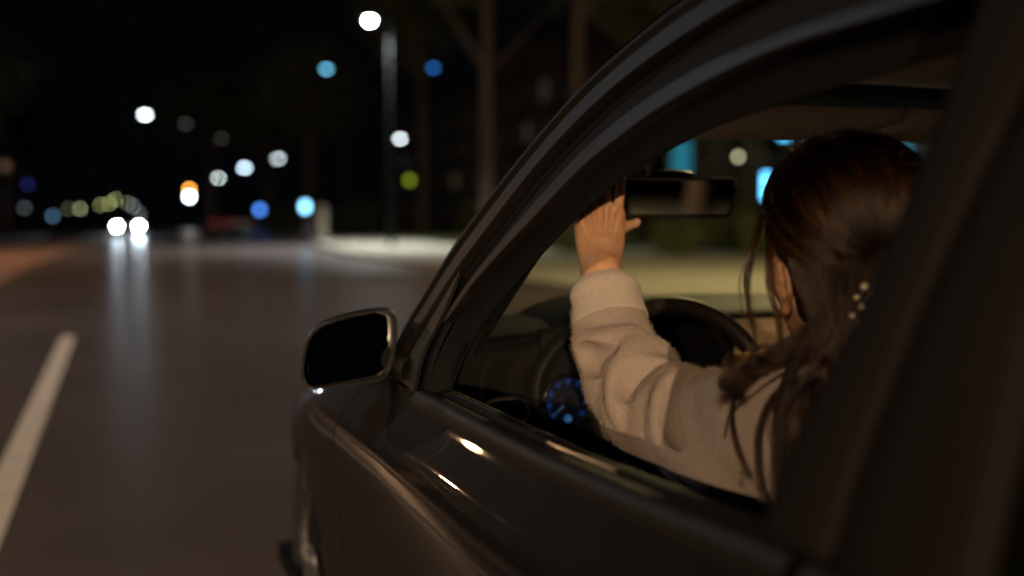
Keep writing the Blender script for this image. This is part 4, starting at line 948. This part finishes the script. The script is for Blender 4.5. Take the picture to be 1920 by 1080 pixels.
rF = [(.689, 1.458, .997), (.69, 1.407, .994), (.712, 1.376, 1.005), (.754, 1.376, 1.016)]; vF = [(.684, 1.433, .978), (.684, 1.375, .973), (.697, 1.347, .983)]
rG = [(.737, 1.198, .98), (.692, 1.133, .964), (.668, 1.084, .932), (.663, 1.05, .906)]
ridge(rA, .013, -.003); ridge(rB, .014, -.004, .026); ridge(rG, .012, -.005); ridge(rC, .010, -.004); ridge(rD, .011, -.004); ridge(rL, .012, -.004, .03); ridge(rF, .010, -.005, .03)
crease(vA, .0066, -.0015, .0055); crease(vA, .010, .005, .014); crease(vB, .009, .004, .022); crease(vS, .0028, .0012, .006); crease(vF, .007, .004, .022)
# open end of the sleeve
J.cap((.757, 1.498, 1.05), (.764, 1.545, 1.16), .040, .046, .006, 'sub')
V, F = J.mesh(); jacket = add_np('jacket', V, F, M['fleece'], driver); del J
C_ = SDF((.66, 1.36, .94), (.86, 1.60, 1.14), .0028)
cA = np.array((.7615, 1.505, 1.074)); cB = np.array((.758, 1.472, 1.016)); ax = (cA - cB) / np.linalg.norm(cA - cB); s1 = np.cross(ax, (0, 0, 1)); s1 /= np.linalg.norm(s1); s2 = np.cross(ax, s1)
C_.cap(cB + ax * .012, cA - ax * .018, .0635, .0585, 0)
for a_ in np.linspace(0, 2 * math.pi, 25)[:-1]:
    a2 = a_ + 2 * math.pi / 24; p = lambda t, r, o: cA - ax * o + r * (math.cos(t) * s1 + math.sin(t) * s2)
    C_.cap(p(a_, .046, .004), p(a2, .046, .004), .0085, .0085, .012)
C_.cap(cA - ax * .10, cA + ax * .06, .041, .041, .004, 'sub'); C_.cap(cB - ax * .06, cB - ax * .018, .074, .066, .004, 'sub')
V, F = C_.mesh(); add_np('cuff', V, F, M['cuff'], jacket); del C_
# trousers and shoes (below the sill)
T_ = SDF((.70, .74, .18), (1.16, 1.80, .75), .0065)
T_.ell((.905, .95, .57), (.16, .12, .11), None, .03)
for sx in (-1, 1): T_.chain([(p[0], p[1], p[2], p[3] + .02) for p in LEG[sx]], .04)
V, F = T_.mesh(); add_np('trousers', V, F, M['denim'], driver)
for sx in (-1, 1):
    k_ = LEG[sx][-1]; MB().ball((k_[0], 1.70, .235), (.042, .135, .042), 10, 16).build('shoe', M['shoe'], driver)

# nap of the fleece: short fibres standing on the cloth
def nap(mesh_ob, n, L, r):
    me = mesh_ob.data; k = len(me.vertices); co = np.empty(k * 3, np.float32); no = np.empty(k * 3, np.float32)
    me.vertices.foreach_get('co', co); me.vertices.foreach_get('normal', no); co = co.reshape(-1, 3); no = no.reshape(-1, 3)
    w = (co[:, 0] + ORIG[driver.name][0] < .86); idx = rng.choice(np.flatnonzero(w), n)
    p = co[idx] + rng.normal(size=(n, 3)) * .0016; d = no[idx] + rng.normal(size=(n, 3)) * .55; d /= np.linalg.norm(d, axis=1)[:, None]
    l = L * (.4 + .8 * rng.random((n, 1))); q = p + d * l * .55; e = q + (d + rng.normal(size=(n, 3)) * .7) * l * .5
    P = np.stack([p - d * .001, q, e], 1).reshape(-1, 3)
    h = bpy.data.hair_curves.new('fleece_nap'); h.add_curves([3] * n); h.attributes['position'].data.foreach_set('vector', P.astype(np.float32).ravel())
    a_ = h.attributes.get('radius') or h.attributes.new('radius', 'FLOAT', 'POINT'); a_.data.foreach_set('value', np.tile(np.array([r, r * .8, r * .3], np.float32), n))
    h.materials.append(M['nap']); o = bpy.data.objects.new('fleece_nap', h); COL.objects.link(o); o.parent = mesh_ob; o['kind'] = 'stuff'
nap(jacket, 42000, .0025, .00012)

# ---- hair
HA = SDF((.68, .82, .95), (1.02, 1.18, 1.36), .004)
HA.ell(H(0, -.024, .034), (.090, .104, .098), HM, 0); HA.ell(H(0, -.034, -.045), (.080, .082, .075), HM, .03)
HA.ell(H(0, .098, -.062), (.070, .062, .110), HM, .01, 'sub'); HA.ell(H(-.086, .014, -.062), (.024, .032, .044), HM, .008, 'sub'); HA.ell(H(.086, .014, -.062), (.024, .032, .044), HM, .008, 'sub')
V, F = HA.mesh(); hair = add_np('hair', V, F, M['hair_base'], driver); del HA
CLIP = H(-.030, -.118, -.050)
def scalp(d, s=1.0): return H(d[0] * .093 * s, -.024 + d[1] * .107 * s, .032 + d[2] * .101 * s)
def unit(v): v = np.array(v, float); return v / np.linalg.norm(v)
strands = []; rad = []
def addst(P, n=26, jitter=.0015, r=.00028):
    P = resamp(np.array(P), n); w = rng.normal(size=3) * jitter; ph = rng.random() * 6.28; fq = 3 + 4 * rng.random(); t = np.linspace(0, 1, n)
    P = P + np.outer(np.sin(ph + fq * t) * t, w) * 1.6 + np.outer(t * t, rng.normal(size=3) * jitter)
    r = r * (1.9 if rng.random() < .12 else .9)
    strands.append(P); rad.append(r * (1 - .6 * t ** 3))
dclip = unit((-.32, -.95, -.62))
def slerp(a_, b_, t):
    om = math.acos(max(-1, min(1, float(a_ @ b_)))); return (math.sin((1 - t) * om) * a_ + math.sin(t * om) * b_) / math.sin(om) if om > .01 else a_
def tail(kind):
    j = lambda s: rng.normal(size=3) * s
    mid = np.array((.785, .935, 1.045)) + j(.012)
    if kind == 0:   # over the shoulder, down on to the sleeve
        return [mid, np.array((.765, .935, 1.01)) + j(.013), np.array((.738, .918, .965)) + j(.014), np.array((.728, .902, .915)) + j(.016), np.array((.735, .885, .87)) + j(.02)]
    if kind == 1:   # down the back
        return [mid + (.02, -.02, 0), np.array((.80, .88, .97)) + j(.02), np.array((.80, .855, .88)) + j(.02), np.array((.79, .85, .80)) + j(.025)]
    if kind == 2:   # sweeping forward in front of the shoulder, curling
        return [np.array((.755, .965, 1.055)) + j(.008), np.array((.722, .985, 1.028)) + j(.009), np.array((.693, 1.003, 1.016)) + j(.010), np.array((.678, 1.010, 1.003)) + j(.010), np.array((.684, 1.003, .985)) + j(.012)]
    return [mid, np.array((.748, .940, 1.015)) + j(.010), np.array((.715, .935, .975)) + j(.011), np.array((.700, .915, .92)) + j(.012), np.array((.702, .90, .87)) + j(.014)]
# swept from the hairline to the clip, then falling
n_ok = 0
while n_ok < 190:
    d0 = unit(rng.normal(size=3))
    if d0[2] < -.15 or (d0[1] > .62 and d0[2] < .55): continue
    if d0[2] < .12 and d0[1] > .45: continue
    n_ok += 1                                       # one lock: shares its lift, sag and end
    lift0 = 1.0 + .07 * rng.random() ** 2; tgt0 = unit(dclip + rng.normal(size=3) * np.array((.12, .05, .12)))
    sag0 = (.02 + .20 * rng.random()) if d0[0] < 0 else .05; T0 = tail(rng.choice([0, 1, 2, 3], p=[.32, .40, .08, .20])) if rng.random() < .8 else []
    hump = .025 + .03 * rng.random()
    for _ in range(34):
        d = unit(d0 + rng.normal(size=3) * .045); P = []; lift = lift0 + rng.normal() * .006; tgt = unit(tgt0 + rng.normal(size=3) * .02); sag = sag0 + rng.normal() * .012
        for t in np.linspace(0, 1, 9):
            q = slerp(d, tgt, t); q = unit(q + np.array((0, 0, -sag * math.sin(math.pi * t)))); P.append(scalp(q, lift + hump * math.sin(math.pi * t)))
        if T0: P += [p + rng.normal(size=3) * .0032 for p in T0]
        addst(P, 28)
# hair of the lower back of the head hanging straight down and forward
n_ok = 0
while n_ok < 2600:
    d = unit(rng.normal(size=3))
    if not (-.75 < d[2] < .0 and d[1] < -.05): continue
    n_ok += 1; p0 = scalp(d, 1.0); addst([p0, p0 + (0, -.004, -.03)] + tail(rng.choice([0, 1, 3], p=[.45, .33, .22])), 22)
# locks on the sleeve: clumped, curved
def lock(path, n, spread, r=.00028, fan=1.0):
    path = np.array(path, float)
    for i in range(n):
        o = rng.normal(size=3) * spread; e = rng.normal(size=3) * spread * 1.6 * fan; t = np.linspace(0, 1, len(path))[:, None]
        taper = 1 - .55 * t; addst(path + o * taper + e * t * .4, 24, .0012, r)
lock([(.79, .93, 1.10), (.760, .955, 1.055), (.715, .985, 1.022), (.690, 1.008, 1.014), (.678, 1.020, 1.004), (.676, 1.018, .992)], 80, .003)
lock([(.79, .93, 1.10), (.752, .965, 1.040), (.712, .990, 1.010), (.685, 1.000, .995), (.668, .992, .968), (.660, .965, .930), (.664, .945, .900)], 34, .0018)
lock([(.79, .93, 1.09), (.755, .96, 1.03), (.712, .972, 1.005), (.690, .985, .985), (.672, 1.00, .965), (.668, 1.0, .935)], 14, .001)
lock([(.80, .92, 1.09), (.765, .945, 1.03), (.715, .955, 1.00), (.680, .95, .965), (.664, .93, .905), (.672, .915, .86)], 60, .003)
lock([(.80, .92, 1.09), (.77, .935, 1.03), (.725, .940, .985), (.690, .925, .94), (.674, .90, .885), (.69, .885, .84)], 110, .005)
lock([(.79, .94, 1.10), (.752, .958, 1.06), (.728, .955, 1.02), (.706, .945, .985), (.690, .93, .95)], 90, .005)
# wisps before the ear
lock([H(-.070, .045, .060), (.7235, 1.028, 1.165), (.713, 1.035, 1.125), (.714, 1.020, 1.085), (.712, 1.000, 1.045), (.708, .99, 1.032)], 22, .0010, .00026)
lock([H(-.070, .042, .060), (.730, 1.030, 1.165), (.722, 1.038, 1.125), (.718, 1.028, 1.095), (.713, 1.010, 1.060)], 26, .0020, .00026)
lock([H(-.076, .03, .05), (.735, 1.012, 1.15), (.733, 1.008, 1.11), (.738, .99, 1.07), (.728, .975, 1.04)], 36, .0022, .00026)
lock([H(-.070, .050, .055), (.722, 1.033, 1.16), (.709, 1.041, 1.118), (.711, 1.025, 1.075)], 9, .0008, .00024)
# stray hairs
for i in range(380):
    d = unit(rng.normal(size=3) + (-.3, -.2, .6)); p = scalp(d, 1.03); q = unit(rng.normal(size=3) * .6 + d); addst([p, p + q * .012, p + q * .02 + (0, -.01, -.008)], 10, .002, .00026)
NP = np.array([len(s_) for s_ in strands]); allp = np.concatenate(strands) - ORIG[driver.name]; allr = np.concatenate(rad)
hc = bpy.data.hair_curves.new('hair_strands'); hc.add_curves(NP.tolist())
hc.attributes['position'].data.foreach_set('vector', allp.astype(np.float32).ravel())
ra_ = hc.attributes.get('radius') or hc.attributes.new('radius', 'FLOAT', 'POINT'); ra_.data.foreach_set('value', allr.astype(np.float32))
hc.materials.append(M['hair'])
ho = bpy.data.objects.new('hair_strands', hc); COL.objects.link(ho); ho.parent = hair; ho['kind'] = 'stuff'
# jewelled hair slide
slide = add('hair_slide', [], [], M['pearl'], driver)
cl_n = unit(CLIP - HC); su = unit(np.array((0, 0, 1)) - cl_n * cl_n[2]); sv = np.cross(cl_n, su); k0 = H(-.050, -.112, -.055)
MB().tube(resamp([k0 + su * .03, k0 + cl_n * .006, k0 - su * .03], 8), .003, 8).build('slide_bar', M['chrome'], slide)
for a_, b_, r in ((.026, .004, .0042), (.006, -.010, .0038), (.000, .002, .0042), (-.004, -.004, .0034), (.012, .010, .0032), (-.020, .001, .0046), (-.028, -.005, .0036), (.018, -.006, .003), (-.012, .010, .0034)):
    MB().ball(k0 + su * a_ + sv * b_ + cl_n * .010, r, 8, 12).build('bead', M['pearl'], slide)
